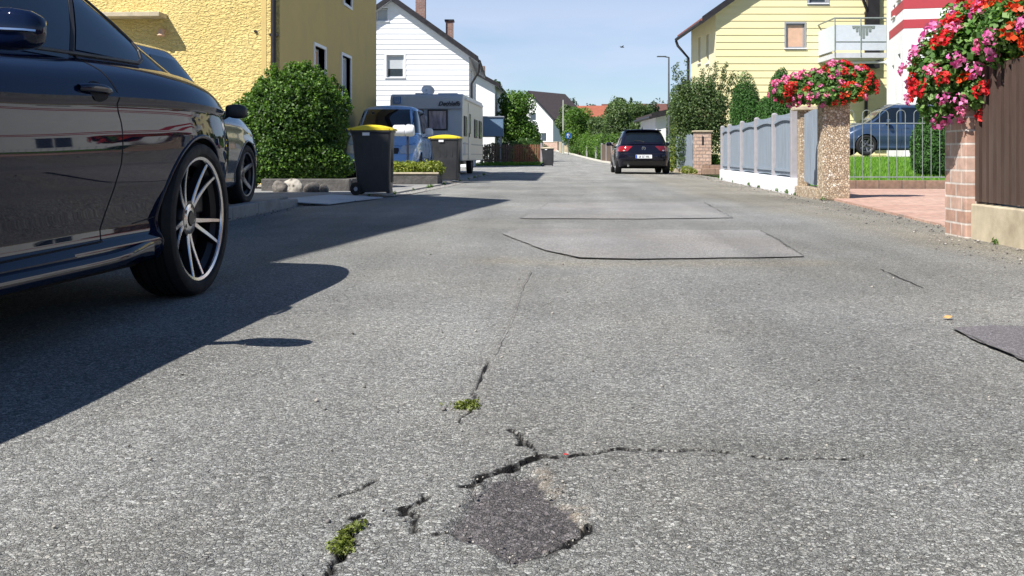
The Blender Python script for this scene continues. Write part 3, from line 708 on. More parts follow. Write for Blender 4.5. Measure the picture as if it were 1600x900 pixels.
# ---- yellow roughcast house
bx = -5.65; dB, yB = onx(437, bx); _, yB2 = onx(588, bx); LB = yB2 - yB
def zB(py, px): d, _ = onx(px, bx); return zz(py, d)
def uB(px): return onx(px, bx)[1] - yB
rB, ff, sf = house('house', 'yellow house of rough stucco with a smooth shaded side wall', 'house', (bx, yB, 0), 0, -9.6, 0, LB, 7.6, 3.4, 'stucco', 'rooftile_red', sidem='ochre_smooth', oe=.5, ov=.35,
    sops=[(uB(490.5), uB(507), zB(150, 495), zB(71, 491), dict(surround=.07, blind=.95, sill=False, dep=.14, bm='blind_warm')),
          (uB(533.5), uB(547), zB(170, 540), zB(86, 534), dict(surround=.07, sill=False, dep=.10, blind=.55)),
          (uB(536.5), uB(548), zB(6, 540), zB(6, 540) + 1.5, dict(surround=.07, sill=False, dep=.14))])
mb = MB(); mb.tube([(-.1, -.09, .1), (-.1, -.09, 7.3)], .055, 10)
for z in (1.4, 3.0, 4.6): mb.box((-.1, -.05, z), (.16, .12, .05))
mb.build('downpipe', M['lead'], rB, smooth=40)
mb = MB(); mb.box((-.32, .0, 3.8), (.1, .012, 7.4)); mb.build('corner_strip', M['ochre_smooth'], rB)
xc0, _ = at(150, dB - .3); xc1, _ = at(248, dB - .3); zc = zz(27, dB)
mb = MB(); mb.box(((xc0 + xc1) / 2 - bx, -.2, zc + .03), (xc1 - xc0, .39, .09)); mb.build('canopy', M['concrete'], rB, bevel=.01)
xl, _ = at(250, dB - .05); mb = MB(); mb.tube([(xl - bx, 0, zz(48, dB)), (xl - bx, -.12, zz(48, dB)), (xl - bx, -.13, zz(56, dB))], [.05, .05, .08], 10)
o = mb.build('wall_lamp', M['blind_warm'], rB, smooth=40)
mb = MB(); xl, _ = at(399, dB); mb.tube([(xl - bx, -.03, zz(49, dB)), (xl - bx, .0, zz(49, dB))], .03, 8); mb.build('wall_fitting', M['lead'], rB)
# ---- white boarded house with the two chimneys
cx_, dC = -4.8, 50.6
cx_ = at(733, dC)[0]; cy_ = at(733, dC)[1]
def wC(px): return (px - 733) / F * dC
rC, ff, sf = house('house', 'white boarded house with brown roof and two chimneys behind the caravan', 'house', (cx_, cy_, 0), YAW, wC(491), 0, 9.5, zz(88, dC), zz(2, dC) - zz(88, dC), 'white_board', 'rooftile_brown', board=.262, oe=.48, ov=.36,
    fops=[(wC(604), wC(631), zz(121, dC), zz(86, dC), dict(surround=.1, dep=.1, blind=.62)), (wC(588), wC(606), zz(33, dC), zz(13, dC), dict(surround=.08, dep=.1, blind=1)), (wC(540), wC(567), zz(121, dC), zz(86, dC), dict(surround=.1))],
    sops=[(1.5, 2.6, 1.2, 2.4), (5, 6.1, 1.2, 2.4), (1.5, 2.6, 3.9, 5.1)])
for px0, px1, yt, yb_, dy in ((650, 665, -22, 24, 1.5), (697, 708, 34, 56, 2.5)):
    d = dC + dy; s = (d) / F
    cxx = ((px0 + px1) / 2 - 800) * d / F - (733 - 800) * dC / F; mb = MB(); mb.box((cxx, dy, (zz(yt, d) + zz(yb_, d)) / 2 - .3), ((px1 - px0) * s, .55, (yb_ - yt) * s + .6)); ch = mb.build('chimney', M['brick_chimney'], rC)
    mb = MB(); mb.box((cxx, dy, zz(yt, d) + .04), ((px1 - px0) * s + .12, .67, .09)); mb.build('cap', M['lead'], ch)
ex_ = wC(752); mb = MB(); zc_ = zz(103, dC)
mb.tube([(.54, -.5, zc_ + .1), (.5, -.1, zc_ - .3), (.12, .1, zc_ - .9), (.12, .1, .2)], .06, 8); mb.build('downpipe', M['lead'], rC, smooth=50)
# ---- houses farther on, left
def yaw_house(*a, px=0, d=0, **k):
    x, y = at(px, d); return house(a[0], a[1], a[2], (x, y, k.pop('gz', 0)), YAW + k.pop('turn', 0), *a[3:], **k)
yaw_house('house', 'white house with steep red roof beyond the boarded house', 'house', -7, 0, 8, 5.55, 1.9, 'white', 'rooftile_red', px=773, d=70, oe=.35, ov=.5, sops=[(1.5, 2.6, 3.2, 4.4)], turn=-.05)
x, y = at(759, 71); mb = MB(); mb.box((x, y, 6.9), (.75, .7, 2.2)); 
ch_root = [o for o in bpy.data.objects if o.get('label', '').startswith('white house with steep red')][0]
mbx = MB(); mbx.box((-1.1, 1.6, 6.3), (.55, .7, 1.5)); mbx.build('chimney', M['brick_chimney'], ch_root)
yaw_house('house', 'white gabled house with dark roof at the bend, behind the broad green tree', 'house', -7.0, 0, 8, 3.9, 3.3, 'white', 'rooftile_dark', px=864, d=126, gz=1.5, oe=.5, ov=.4, fops=[(-1.9, -1.0, .9, 2.0), (-3.6, -2.6, 3.6, 4.6), (-4.4, -3.4, .9, 2.0)], turn=-.62)
yaw_house('house', 'distant house with bright orange red roof above the trees', 'house', 0, 5.5, 6, 4.6, 1.9, 'white', 'rooftile_red', px=944, d=175, gz=2.8, oe=.5, ov=.3, turn=1.35, side='left')
yaw_house('house', 'distant long house with grey brown roof behind the trees', 'house', 0, 9, 15, 4.2, 3.0, 'white', 'rooftile_brown', px=1052, d=215, gz=4.6, oe=.5, ov=.4, turn=1.5, side='left')
# ---- cream boarded house on the right
dD = 42.0; x, y = at(1118, dD)
def wD(px): return (px - 1118) / F * dD
eD = zz(22, dD)
rD, ffD, sfD = house('house', 'pale yellow boarded house with red roof edge and pink blinds', 'house', (x, y, 0), YAW, 0, 8.6, 5.7, eD, 3.05, 'cream_board', 'rooftile_red', sidem='cream', board=.30, oe=.62, ov=.28, side='left',
    fops=[(wD(1228), wD(1257), zz(75, dD), zz(37, dD), dict(surround=.07, frame='frame_grey', blind=1, bm='blind_warm', dep=.06)), (wD(1264), wD(1292), zz(5, dD), zz(-36, dD), dict(surround=.09, frame='frame_grey', dep=.06))],
    sops=[(1.4, 2.0, zz(100, 44), zz(55, 44), {}), (3.3, 3.9, zz(100, 46), zz(60, 46), {}), (1.4, 2.0, .9, 2.1, {})])
zc_ = eD - .62 * 3.05 / 4.3
mb = MB(); mb.tube([(-.68, 6.0, zc_), (-.6, 5.95, zc_ - .25), (-.12, 5.8, zc_ - .85), (-.12, 5.8, .1)], .065, 8); mb.build('downpipe', M['lead'], rD, smooth=50)
mb = MB(); q = wD(1352); mb.tube([(q - .5, -.5, zz(-8, dD)), (q - .25, -.45, zz(2, dD)), (q, -.2, zz(16, dD)), (q, -.1, zz(30, dD)), (q, -.1, .2)], .07, 8); mb.build('downpipe', M['lead'], rD, smooth=50)
# balcony
mb = MB(); dd = dD - 2.2; s = dd / F; bx0 = (1287 - 1118) * s; bx1 = (1368 - 1118) * s; zt0, zt1 = zz(38, dd), zz(84, dd)
mb = MB(); mb.box(((bx0 + bx1) / 2, -1.1, zt1 - .06), (bx1 - bx0, 2.2, .2)); mb.build('balcony_slab', M['soffit'], rD)
mb = MB(); mb.box(((bx0 + bx1) / 2, -2.18, (zt0 + zt1) / 2 + .06), (bx1 - bx0, .04, zt0 - zt1 - .16)); mb.box((bx0 + .02, -1.1, (zt0 + zt1) / 2 + .06), (.04, 2.1, zt0 - zt1 - .16))
bp_ = mb.build('balcony_panel', M['balcony'], rD)
mb = MB(); zr_ = zz(28, dd)
mb.tube([(bx0, 0, zr_), (bx0, -2.15, zr_), (bx1, -2.15, zr_)], .035, 8)
for u in (bx0, (bx0 + bx1) / 2, bx1): mb.tube([(u, -2.21, zt1 - .1), (u, -2.21, zr_)], .025, 6)
mb.box(((bx0 + bx1) / 2, -2.21, zz(65, dd)), (bx1 - bx0, .012, .03)); mb.build('handrail', M['gate_metal'], bp_)
cxm = (bx0 + bx1) / 2 + .1; zc2 = zz(46, dd); m_ = MB()   # scalloped ornament, one toothed sheet
top_ = [(cxm - .46, zc2 + .15), (cxm + .46, zc2 + .15)]; lowr = []
for k in range(7):
    u = cxm - (k - 3) * .13; h = .5 - abs(k - 3) * .13; lowr += [(u + .045, zc2 + .15 - h), (u - .045, zc2 + .15 - h)] + ([(u - .05, zc2 + .08), (u - .08, zc2 + .08)] if k < 6 else [])
pl_ = top_ + lowr; n_ = len(pl_); m_.add([(p[0], -2.203, p[1]) for p in pl_] + [(p[0], -2.218, p[1]) for p in pl_], [tuple(range(n_)), tuple(range(2 * n_ - 1, n_ - 1, -1))] + [(i, (i + 1) % n_, n_ + (i + 1) % n_, n_ + i) for i in range(n_)])
m_.build('ornament', M['gate_metal'], bp_)
mb = MB(); zr_ = zz(97, dd); mb.tube([(wD(1300), -1.9, zr_), (wD(1356), -2.1, zr_)], .045, 8)
for k in (wD(1302), wD(1350)): mb.tube([(k, -1.95, zr_), (k, -.6, zt1 - .1)], .02, 6)
ab = mb.build('awning_bar', M['frame'], rD, smooth=40)
mb = MB(); mb.lathe([(0, -.15), (.08, -.13), (.14, -.05), (.15, 0), (.14, .06), (.08, .13), (0, .15)], 18, (wD(1358), -2.1, zr_)); mb.build('end_knob', M['frame'], ab, smooth=80)
mb = MB(); mb.box((wD(1362), .0, eD - .6), (.5, .5, 3.4)); mb.build('dark_box', M['lead'], rD)
# ---- white house with red bands
dE = 34.0; xE, yE = at(1412, dE); rzE = -(math.atan(365 / F) - YAW)
gE = .45
rE, ffE, sfE = house('house', 'white house with two red horizontal bands round its corner', 'house', (xE, yE, gE), rzE, 0, 11, 4.2, 8.5, 3, 'white', 'rooftile_red', oe=.6, ov=.5, side='left',
    fops=[(4.5, 5.8, 2.0, 3.3, {}), (7.5, 8.8, 2.0, 3.3, {})], sops=[(.75, 1.35, zz(160, 35) - gE, zz(84, 35) - gE, dict(dep=.13, surround=.0)), (2.3, 2.8, zz(170, 36) - gE, zz(100, 36) - gE, dict(dep=.13)), (2.0, 2.5, zz(22, 35.5) - gE, zz(12, 35.5) - gE + .2, dict(dep=.1)), (.6, 1.3, zz(-4, 34.5) - gE, zz(-4, 34.5) - gE + 1.2, dict(dep=.1))])
for (ya, yb_) in ((14, -1), (44.5, 30.5)):
    z0_, z1_ = zz(ya, dE) - gE, zz(yb_, dE) - gE; mb = MB()
    mb.box((5.5 - .004, -.004, (z0_ + z1_) / 2), (11, .01, z1_ - z0_))
    e = 3.0 if ya < 20 else 3.5
    mb.box((-.0035, e / 2 - .006, (z0_ + z1_) / 2), (.011, e, z1_ - z0_)); mb.build('red_band', M['red'], rE)
# ---- small white outbuilding by the hatchback
x, y = at(1024, 52)
yaw_house('garage', 'small white garage with dark eaves between hatchback and climbing plants', 'garage', 0, 4.2, 6, zz(184, 52), .45, 'white', 'rooftile_dark', px=1024, d=52, oe=.25, ov=.3, side='left', fops=[(.55, 1.5, .2, 2.1, dict(sill=False))])
# ============================================================ vehicles
def spl(pts):
    x = np.array([p[0] for p in pts], float); y = np.array([p[1] for p in pts], float)
    o = np.argsort(x); x, y = x[o], y[o]; m = np.gradient(y, x)
    for i in range(len(x) - 1):      # monotone-ish tangents
        pass
    def f(q):
        q = np.clip(np.asarray(q, float), x[0], x[-1]); i = np.clip(np.searchsorted(x, q) - 1, 0, len(x) - 2)
        h = x[i + 1] - x[i]; t = (q - x[i]) / h
        r = (2*t**3-3*t**2+1)*y[i] + (t**3-2*t**2+t)*h*m[i] + (-2*t**3+3*t**2)*y[i+1] + (t**3-t**2)*h*m[i+1]
        return r
    return f
def lin(pts):
    x = [p[0] for p in pts]; y = [p[1] for p in pts]; return lambda q: np.interp(q, x, y)
class Loft:
    """a body of stacked rounded rings: half width W(t), ends yF(t)/yR(t), heights from zb(y) to zt(y)"""
    def __init__(s, W, yF, yR, zb, zt, n=7, m=None, crown=.03, hip=None):
        s.W, s.yF, s.yR, s.zb, s.zt, s.n, s.crown, s.hip = W, yF, yR, zb, zt, n, crown, hip or (lambda y, z: 0)
    def yc(s, t): return (s.yF(t) + s.yR(t)) / 2, (s.yF(t) - s.yR(t)) / 2
    def tz(s, y, z): return (z - s.zb(y)) / (s.zt(y) - s.zb(y))
    def side(s, y, z, off=0.):
        t = np.clip(s.tz(y, z), 0, 1); c, a = s.yc(t); u = np.clip(np.abs((y - c) / a), 0, 1)
        v = (1 - u ** s.n) ** (1 / s.n); return (s.W(t) * 1.0 + s.hip(y, z)) * v + off
    def end(s, x, z, sgn, off=0.):
        y = sgn * 2.0 + 0 * x
        for _ in range(12):
            t = np.clip(s.tz(y, z), 0, 1); c, a = s.yc(t); v = np.clip(np.abs(x) / s.W(t), 0, .9999)
            yn = c + sgn * a * (1 - v ** s.n) ** (1 / s.n); y = .4 * y + .6 * yn
        return y + sgn * off
    def build(s, name, mat, parent, ts, ds=.035, arches=(), RA=.35, bottom=True, smooth=38):
        n = s.n; us = np.linspace(-.97, .97, int(4.3 / ds)); vv = (1 - .97 ** n) ** (1 / n)
        ve = np.linspace(1, 0, 11)[1:] * vv
        st = [(-(1 - v ** n) ** (1 / n), v) for v in ve[::-1]] + [(u, (1 - abs(u) ** n) ** (1 / n)) for u in us] + [((1 - v ** n) ** (1 / n), v) for v in ve]
        S = len(st); u = np.array([a[0] for a in st]); v = np.array([a[1] for a in st]); rows = []
        for t in ts:
            c, a = s.yc(t); y = c + a * u; z = s.zb(y) + (s.zt(y) - s.zb(y)) * t; x = (s.W(t) + s.hip(y, z)) * v; rows.append(np.stack([x, y, z], 1))
        G = np.array(rows)                                # T x S x 3, +x side
        mb = MB(); T = len(ts)
        for sg in (1, -1):
            H = G.copy(); H[:, :, 0] *= sg
            idx = np.arange(T * S).reshape(T, S); fs = np.stack([idx[:-1, :-1], idx[:-1, 1:], idx[1:, 1:], idx[1:, :-1]], -1).reshape(-1, 4)
            V = H.reshape(-1, 3)
            if arches:
                cen = V[fs].mean(1); kill = np.zeros(len(fs), bool)
                for ay, az in arches: kill |= (np.hypot(cen[:, 1] - ay, cen[:, 2] - az) < RA) & (np.abs(cen[:, 0]) > .45)
                kv = np.zeros(len(V), bool); kv[fs[kill].ravel()] = True; lv = np.zeros(len(V), bool); lv[fs[~kill].ravel()] = True
                for i in np.where(kv & lv)[0]:
                    ay, az = min(arches, key=lambda A: abs(A[0] - V[i, 1])); dy, dz = V[i, 1] - ay, V[i, 2] - az; r = math.hypot(dy, dz)
                    if abs(r - RA) < .06:
                        V[i, 1] = ay + dy * RA / r; V[i, 2] = max(az + dz * RA / r, float(s.zb(V[i, 1]))); V[i, 0] = sg * float(s.side(V[i, 1], V[i, 2]))
                fs = fs[~kill]
            mb.add(V.tolist(), fs.tolist())
        ks = np.linspace(-1, 1, 19)
        top = G[-1]; mb.grid([[(p[0] * k, p[1], p[2] + s.crown * (1 - k * k) * min(1, p[0] / .3)) for k in ks] for p in top])
        if bottom:
            bt = G[0]; mb.grid([[(p[0] * k, p[1], p[2]) for k in (-1, -.86)] for p in bt]); mb.grid([[(p[0] * k, p[1], p[2]) for k in (.86, 1)] for p in bt])
            sel = [p for p in bt if not any(abs(p[1] - a[0]) < RA for a in arches)]
        return mb.build(name, mat, parent, smooth=smooth)
    def patch(s, name, mat, parent, rows, where, off=.004, nc=10, smooth=40, sides=(1, -1), nr=3, thick=0):
        """rows: list of (z, a, b) with a..b along y (where='side') or along x (where=+1/-1 end)"""
        R_ = []
        for (p, q) in zip(rows[:-1], rows[1:]):
            for i in range(nr): k = i / nr; R_.append(tuple(p[j] + (q[j] - p[j]) * k for j in range(3)))
        R_.append(rows[-1])
        for sg in (sides if where == 'side' else (1,)):
            G = []; mb = MB()
            for z, a, b in R_:
                r = []
                for i in range(nc + 1):
                    q = a + (b - a) * i / nc
                    r.append((sg * float(s.side(q, z, off)), q, z) if where == 'side' else (q, float(s.end(np.float64(q), z, where, off)), z))
                G.append(r)
            mb.grid(G); o = mb.build(name, mat, parent, smooth=smooth)
        return o
    def line(s, name, mat, parent, pts, r=.003, where='side', off=0., sides=(1, -1)):
        P = []
        for a, b in zip(pts[:-1], pts[1:]):
            for i in range(6): P.append((a[0] + (b[0] - a[0]) * i / 6, a[1] + (b[1] - a[1]) * i / 6))
        P.append(pts[-1])
        for sg in (sides if where == 'side' else (1,)):
            mb = MB(); mb.tube([(sg * float(s.side(q, z, off)), q, z) if where == 'side' else (q, float(s.end(np.float64(q), z, where, off)), z) for q, z in P], r, 6); o = mb.build(name, mat, parent, smooth=50)
        return o

def wheel_mesh(Rt, rim_r, wd, spokes, style, detail=True):
    """axle along x, outer face at +x; returns tyre, rim, disc builders"""
    h = wd / 2; sh = Rt - rim_r
    ty = MB(); prof = [(rim_r, -h * .8), (rim_r + sh * .35, -h), (Rt - sh * .3, -h * .98), (Rt - .006, -h * .8)]
    for k, gx in enumerate((-.55, -.2, .2, .55)): prof += [(Rt, (gx - .06) * h), (Rt - .007, (gx - .045) * h), (Rt - .007, (gx + .045) * h), (Rt, (gx + .06) * h)]
    prof += [(Rt - .006, h * .8), (Rt - sh * .18, h * .93), (Rt - sh * .35, h * .985), (rim_r + sh * .42, h * 1.0), (rim_r + sh * .2, h * .97), (rim_r + .004, h * .86), (rim_r - .008, h * .8)]
    ty.lathe(prof, 72, axis='x')
    rb = MB(); rb.lathe([(rim_r + .002, -h * .8), (rim_r - .03, -h * .6), (rim_r - .035, h * .45), (rim_r - .012, h * .62), (rim_r - .012, h * .80)], 64, axis='x')
    rb.lathe([(0, -h * .1), (rim_r - .03, -h * .1)], 40, axis='x')
    lip = MB(); lip.lathe([(rim_r - .012, h * .78), (rim_r - .010, h * .86), (rim_r + .002, h * .90), (rim_r + .006, h * .86)], 72, axis='x')
    sp = MB(); dk = MB()
    for i in range(spokes):
        a0 = 2 * math.pi * i / spokes + R(54)
        for sg in ((-1, 1) if style == 'double' else (0,)):
            n = 8; L0 = []; 
            for j in range(n + 1):
                k = j / n; r = .055 + (rim_r - .012 - .055) * k
                spread = (.09 + .11 * k ** .8) * 1.0 if style == 'double' else 0
                ang = a0 + sg * (spread + (.16 - .16 * k) * .2) + (.03 * math.sin(k * 2.6) if style == 'double' else 0)
                wv = (.0078 + .004 * (1 - k)) if style == 'double' else (.035 - .012 * k)
                xo = h * (.42 + .38 * k ** 1.6)
                c, s_ = math.cos(ang), math.sin(ang); L0.append(((r * c, r * s_), (-s_, c), wv, xo))
            G = []; Gd = []
            for (pc, tn, wv, xo) in L0:
                f = lambda q, x: (x, pc[0] + tn[0] * q, pc[1] + tn[1] * q)
                G.append([f(-wv, xo - .004), f(-wv * .8, xo), f(wv * .8, xo), f(wv, xo - .004)])
                Gd.append([f(-wv * 1.0, xo - .005), f(-wv * 1.5, xo - .035), f(wv * 1.5, xo - .035), f(wv * 1.0, xo - .005)])
            sp.grid(G); dk.grid(Gd)
    hub = MB(); hub.lathe([(0, h * .52), (.028, h * .52), (.032, h * .48)], 24, axis='x'); dk.lathe([(.032, h * .46), (.075, h * .42), (.085, h * .25), (.085, 0)], 30, axis='x')
    sp.lathe([(.034, h * .475), (.06, h * .44), (.068, h * .40)], 30, axis='x')
    for i in range(5):
        a = 2 * math.pi * i / 5; dk.tube([(h * .3, .05 * math.cos(a), .05 * math.sin(a)), (h * .46, .05 * math.cos(a), .05 * math.sin(a))], .009, 8)
    dc = MB(); dc.lathe([(.06, .01), (rim_r * .74, .01), (rim_r * .74, -.012), (.06, -.012)], 40, axis='x')
    cal = MB(); cal.box((.0, rim_r * .5, rim_r * .36), (.07, .09, .16))
    return ty, rb, lip, sp, dk, hub, dc, cal
def put_wheels(root, Rt, rim_r, wd, spokes, style, xo, ys, dark=True, steer=0):
    first = None
    for y in ys:
        for sg in (1, -1):
            if first is None:
                ty, rb, lip, sp, dk, hub, dc, cal = wheel_mesh(Rt, rim_r, wd, spokes, style)
                wh = ty.build('wheel', M['rubber'], root, smooth=35)
                rm = sp.build('rim', M['alloy' if style == 'double' else 'rim_dull'], wh, smooth=35)
                lip.build('rim_lip', M['alloy' if style == 'double' else 'rim_dull'], wh, smooth=50); rb.build('rim_barrel', M['alloy_dark'], wh, smooth=40); dk.build('spoke_backs', M['alloy_dark'], wh, smooth=35)
                hub.build('hub_cap', M['alloy_dark'], wh, smooth=35); dc.build('brake_disc', M['disc'], wh, smooth=35); cal.build('brake_caliper', M['alloy_dark'], wh, bevel=.01)
                first = wh
            else: wh = copy_tree(first, root)
            wh.location = (sg * (xo - wd / 2), y, Rt); wh.rotation_euler = (R(random.uniform(0, 60)) if first is not wh and style != 'double' else 0, 0, math.pi if sg < 0 else 0)
    return first
def arch_parts(root, body, arches, RA, lipmat, lip=.011, well=.4):
    mw = MB()
    for ay, az in arches:
        for sg in (1, -1):
            P = []; L = []
            for k in range(41):
                a = math.pi * (-.12 + 1.24 * k / 40); y = ay + (RA + .0) * math.cos(a); z = az + RA * math.sin(a)
                if z < float(body.zb(y)) - .005: continue
                P.append((sg * (float(body.side(y, max(z, .01))) - lip * .35), y, z)); L.append((y, z))
            ml = MB(); ml.tube(P, lip, 8); ml.build('arch_lip', lipmat, root, smooth=50)
            xo = [p[0] for p in P]
            mw.grid([[(x - sg * .008, y, z), (sg * (abs(x) - well), y, z)] for x, (y, z) in zip(xo, L)])
            mw.add([(sg * .42, y, z) for y, z in L], [tuple(range(len(L)))])
    mw.build('wheel_well', M['well'], root, smooth=30)
def underbody(root, x, y0, y1, z0, z1):
    mb = MB(); mb.box((0, (y0 + y1) / 2, (z0 + z1) / 2), (2 * x, y1 - y0, z1 - z0)); mb.build('underbody', M['well'], root)
def plate(root, y, z, sgn, text, w_=.50, h=.11, tilt=0):
    mb = MB(); mb.box((0, y, z), (w_, .012, h)); o = mb.build('number_plate', M['plate'], root, bevel=.003)
    mb = MB(); mb.box((-sgn * (-1) * 0 - (w_ / 2 - .025) * (1 if sgn < 0 else -1), y + sgn * .0075, z), (.044, .003, h - .012)); mb.build('country_band', M['plate_blue'], o)
    return o
def text_obj(name, s, size, mat, parent, loc, rot, shear=0, ext=.002, align='CENTER', sx=1, bold=.0):
    c = bpy.data.curves.new(name, 'FONT'); c.body = s; c.size = size; c.extrude = ext; c.align_x = align; c.align_y = 'CENTER'; c.shear = shear; c.offset = bold
    t = bpy.data.objects.new(name + '_tmp', c); COL.objects.link(t); bpy.context.view_layer.update()
    me = bpy.data.meshes.new_from_object(t.evaluated_get(bpy.context.evaluated_depsgraph_get())); bpy.data.objects.remove(t)
    me.name = name; me.materials.clear(); me.materials.append(mat); o = bpy.data.objects.new(name, me); COL.objects.link(o); o.parent = parent; o.location = loc; o.rotation_euler = rot; o.scale = (sx, 1, 1)
    return o
def mirror(root, x, y, z, mat, wd=.2, hh=.14, stripe=None, sides=(1, -1), dep=.16):
    for sg in sides:
        G = []
        for k, (s, f) in enumerate(((0, .55), (.08, .8), (.3, .97), (.6, 1.0), (.85, .86), (.96, .6), (1, .2))):
            r = []
            for j in range(17):
                a = 2 * math.pi * j / 16; e = .55
                ca = math.copysign(abs(math.cos(a)) ** e, math.cos(a)); sa = math.copysign(abs(math.sin(a)) ** e, math.sin(a))
                r.append((sg * (x + wd * s), y + dep / 2 * ca * f + (.03 * s), z + hh / 2 * sa * f - .012 * s))
            G.append(r)
        mb = MB(); mb.grid(G); mb.add(G[-1][:-1], [tuple(range(16))]); mb.add(G[0][:-1], [tuple(range(16))])
        mb.tube([(sg * (x - .07), y + .02, z - hh * .55), (sg * (x + .03), y + .01, z - hh * .2)], [.03, .025], 8)
        mm = mb.build('wing_mirror', mat, root, smooth=45)
        if stripe:
            mb = MB(); mb.tube([(sg * (x + wd * .1), y + dep * .44 + .004, z - .006), (sg * (x + wd * .35), y + dep * .50 + .012, z - .010), (sg * (x + wd * .6), y + dep * .50 + .020, z - .013), (sg * (x + wd * .85), y + dep * .44 + .025, z - .016), (sg * (x + wd * .97), y + dep * .27 + .03, z - .018)], .0055, 6); mb.build('mirror_trim', M[stripe], mm, smooth=50)

# ---------------------------------------------------------------- the near coupe
def coupe():
    bX = -2.46; rY = onx(318, -1.55)[1]
    th = R(1.5); root = empty('parked_car', (bX - 1.41 * math.sin(th), rY - 1.41 * math.cos(th), 0), math.pi - th, 'glossy blue black coupe with double spoke alloy wheels, closest car on the left', 'car')
    zbf = lin([(-2.36, .30), (-1.9, .21), (-1.0, .19), (1.0, .19), (1.9, .20), (2.25, .22)])
    ztf = spl([(-2.36, .85), (-2.2, .895), (-1.9, .93), (-1.41, .952), (-1.1, .955), (-.7, .945), (-.1, .915), (.5, .905), (.9, .92), (1.3, .87), (1.8, .80), (2.25, .64)])
    H = [(.19, .852), (.215, .876), (.24, .889), (.27, .891), (.285, .882), (.305, .868), (.34, .862), (.40, .874), (.48, .892), (.56, .904), (.62, .908), (.67, .905), (.71, .898), (.745, .891), (.772, .890), (.790, .899), (.797, .903), (.803, .901), (.815, .893), (.84, .880), (.865, .864), (.885, .845), (.90, .825), (.915, .800), (.93, .772)]
    ts_ = [(h - .19) / .74 for h, _ in H]; W = lin([(t, w_) for t, (_, w_) in zip(ts_, H)])
    yF = spl([(0, 2.10), (.25, 2.2), (.6, 2.18), (.85, 2.05), (1, 1.9)]); yR = spl([(0, -2.15), (.25, -2.24), (.5, -2.25), (.8, -2.20), (1, -2.12)])
    hip = lambda y, z: .020 * np.exp(-((y + 1.42) / .42) ** 2) * np.exp(-((z - .78) / .16) ** 2) + .012 * np.exp(-((y + 1.41) / .42) ** 2) * np.exp(-((z - .5) / .3) ** 2) + .012 * np.exp(-((y - 1.41) / .42) ** 2) * np.exp(-((z - .6) / .25) ** 2)
    b = Loft(W, yF, yR, zbf, ztf, n=6, crown=.085, hip=hip)
    ar = [(-1.41, .330), (1.40, .330)]; RA = .352
    fine = sorted(set(ts_) | set(np.linspace(0, 1, 58).tolist())); ff_ = [fine[0]]
    for q in fine[1:]:
        if q - ff_[-1] > .006: ff_.append(q)
    b.build('body', M['navy'], root, ff_, ds=.022, arches=ar, RA=RA, smooth=30)
    arch_parts(root, b, ar, RA, M['navy'], .010)
    underbody(root, .80, -1.02, 1.02, .17, .6); underbody(root, .45, -2.1, 2.0, .2, .6); underbody(root, .7, -2.15, -1.8, .28, .55)
    # cabin
    Wc = lin([(0, .778), (.06, .765), (.3, .715), (.6, .645), (.82, .588), (.9, .562), (.95, .535), (.985, .50), (1, .47)])
    cF = spl([(0, 1.02), (.5, .62), (.85, .36), (1, .2)]); cR = spl([(0, -2.02), (.3, -1.80), (.6, -1.52), (.85, -1.22), (1, -1.0)])
    zr = spl([(-2.1, 1.05), (-1.75, 1.13), (-1.45, 1.215), (-1.1, 1.29), (-.7, 1.34), (-.3, 1.36), (.1, 1.355), (.4, 1.31), (1.1, 1.0)])
    zcb = lambda y: ztf(y) - .012
    c = Loft(Wc, cF, cR, zcb, zr, n=4.5, crown=.03)
    cb = c.build('cabin', M['navy'], root, np.linspace(0, 1, 30), ds=.04, smooth=35, bottom=False)
    def wrow(zs, a, b_): return [(z, a(z), b_(z)) for z in zs]
    pil = lambda z: -.60 - .22 * (z - .95) / .225
    z0 = .968
    zsf = [.935, .97, 1.02, 1.08, 1.14, 1.2, 1.25, 1.285, 1.300]
    frontb = lin([(.93, .86), (1.0, .72), (1.1, .52), (1.2, .30), (1.27, .12), (1.30, -.1)])
    c.patch('side_glass', M['glass'], root, [(z, pil(z) + .022, float(frontb(z))) for z in zsf], 'side', .004, 14)
    rearb = lin([(.975, -1.13), (1.0, -1.19), (1.03, -1.225), (1.07, -1.225), (1.12, -1.175), (1.18, -1.09), (1.22, -1.02), (1.26, -.93), (1.293, -.80)])
    c.patch('quarter_glass', M['glass'], root, [(z, float(rearb(z)), pil(z) - .022) for z in (.975, .985, 1.0, 1.03, 1.06, 1.09, 1.13, 1.17, 1.21, 1.25, 1.28, 1.293)], 'side', .004, 12)
    # trim line round the glass
    low = [(.86, .937), (.3, .936), (-.1, .945), (-.6, .958), (-1.13, .972)]; up = [(-1.13, .972), (-1.19, .99), (-1.232, 1.03), (-1.232, 1.07), (-1.18, 1.12), (-1.095, 1.18), (-1.02, 1.225), (-.93, 1.265), (-.80, 1.298), (-.1, 1.305), (.12, 1.275), (.3, 1.205)]
    c.line('window_trim', M['black_plastic'], root, low, .0085, off=.002); c.line('window_trim', M['black_plastic'], root, up, .009, off=.002)
    c.line('window_trim', M['black_plastic'], root, [(pil(.96), .96), (pil(1.08), 1.08), (pil(1.2), 1.2), (pil(1.3), 1.3)], .014, off=-.004)
    c.patch('windscreen', M['glass'], root, [(z, -x, x) for z, x in ((.96, .66), (1.05, .64), (1.15, .58), (1.25, .52), (1.31, .46))], 1, .004, 14)
    c.patch('rear_screen', M['glass'], root, [(z, -x, x) for z, x in ((1.04, .52), (1.1, .52), (1.2, .5), (1.27, .46))], -1, .004, 14)
    # shut lines
    sh = [(-.62, .952), (-.66, .90), (-.675, .85), (-.70, .715), (-.69, .57), (-.645, .43), (-.62, .35), (-.61, .30)]
    b.line('shut_line', M['well'], root, sh, .0032, off=-.001)
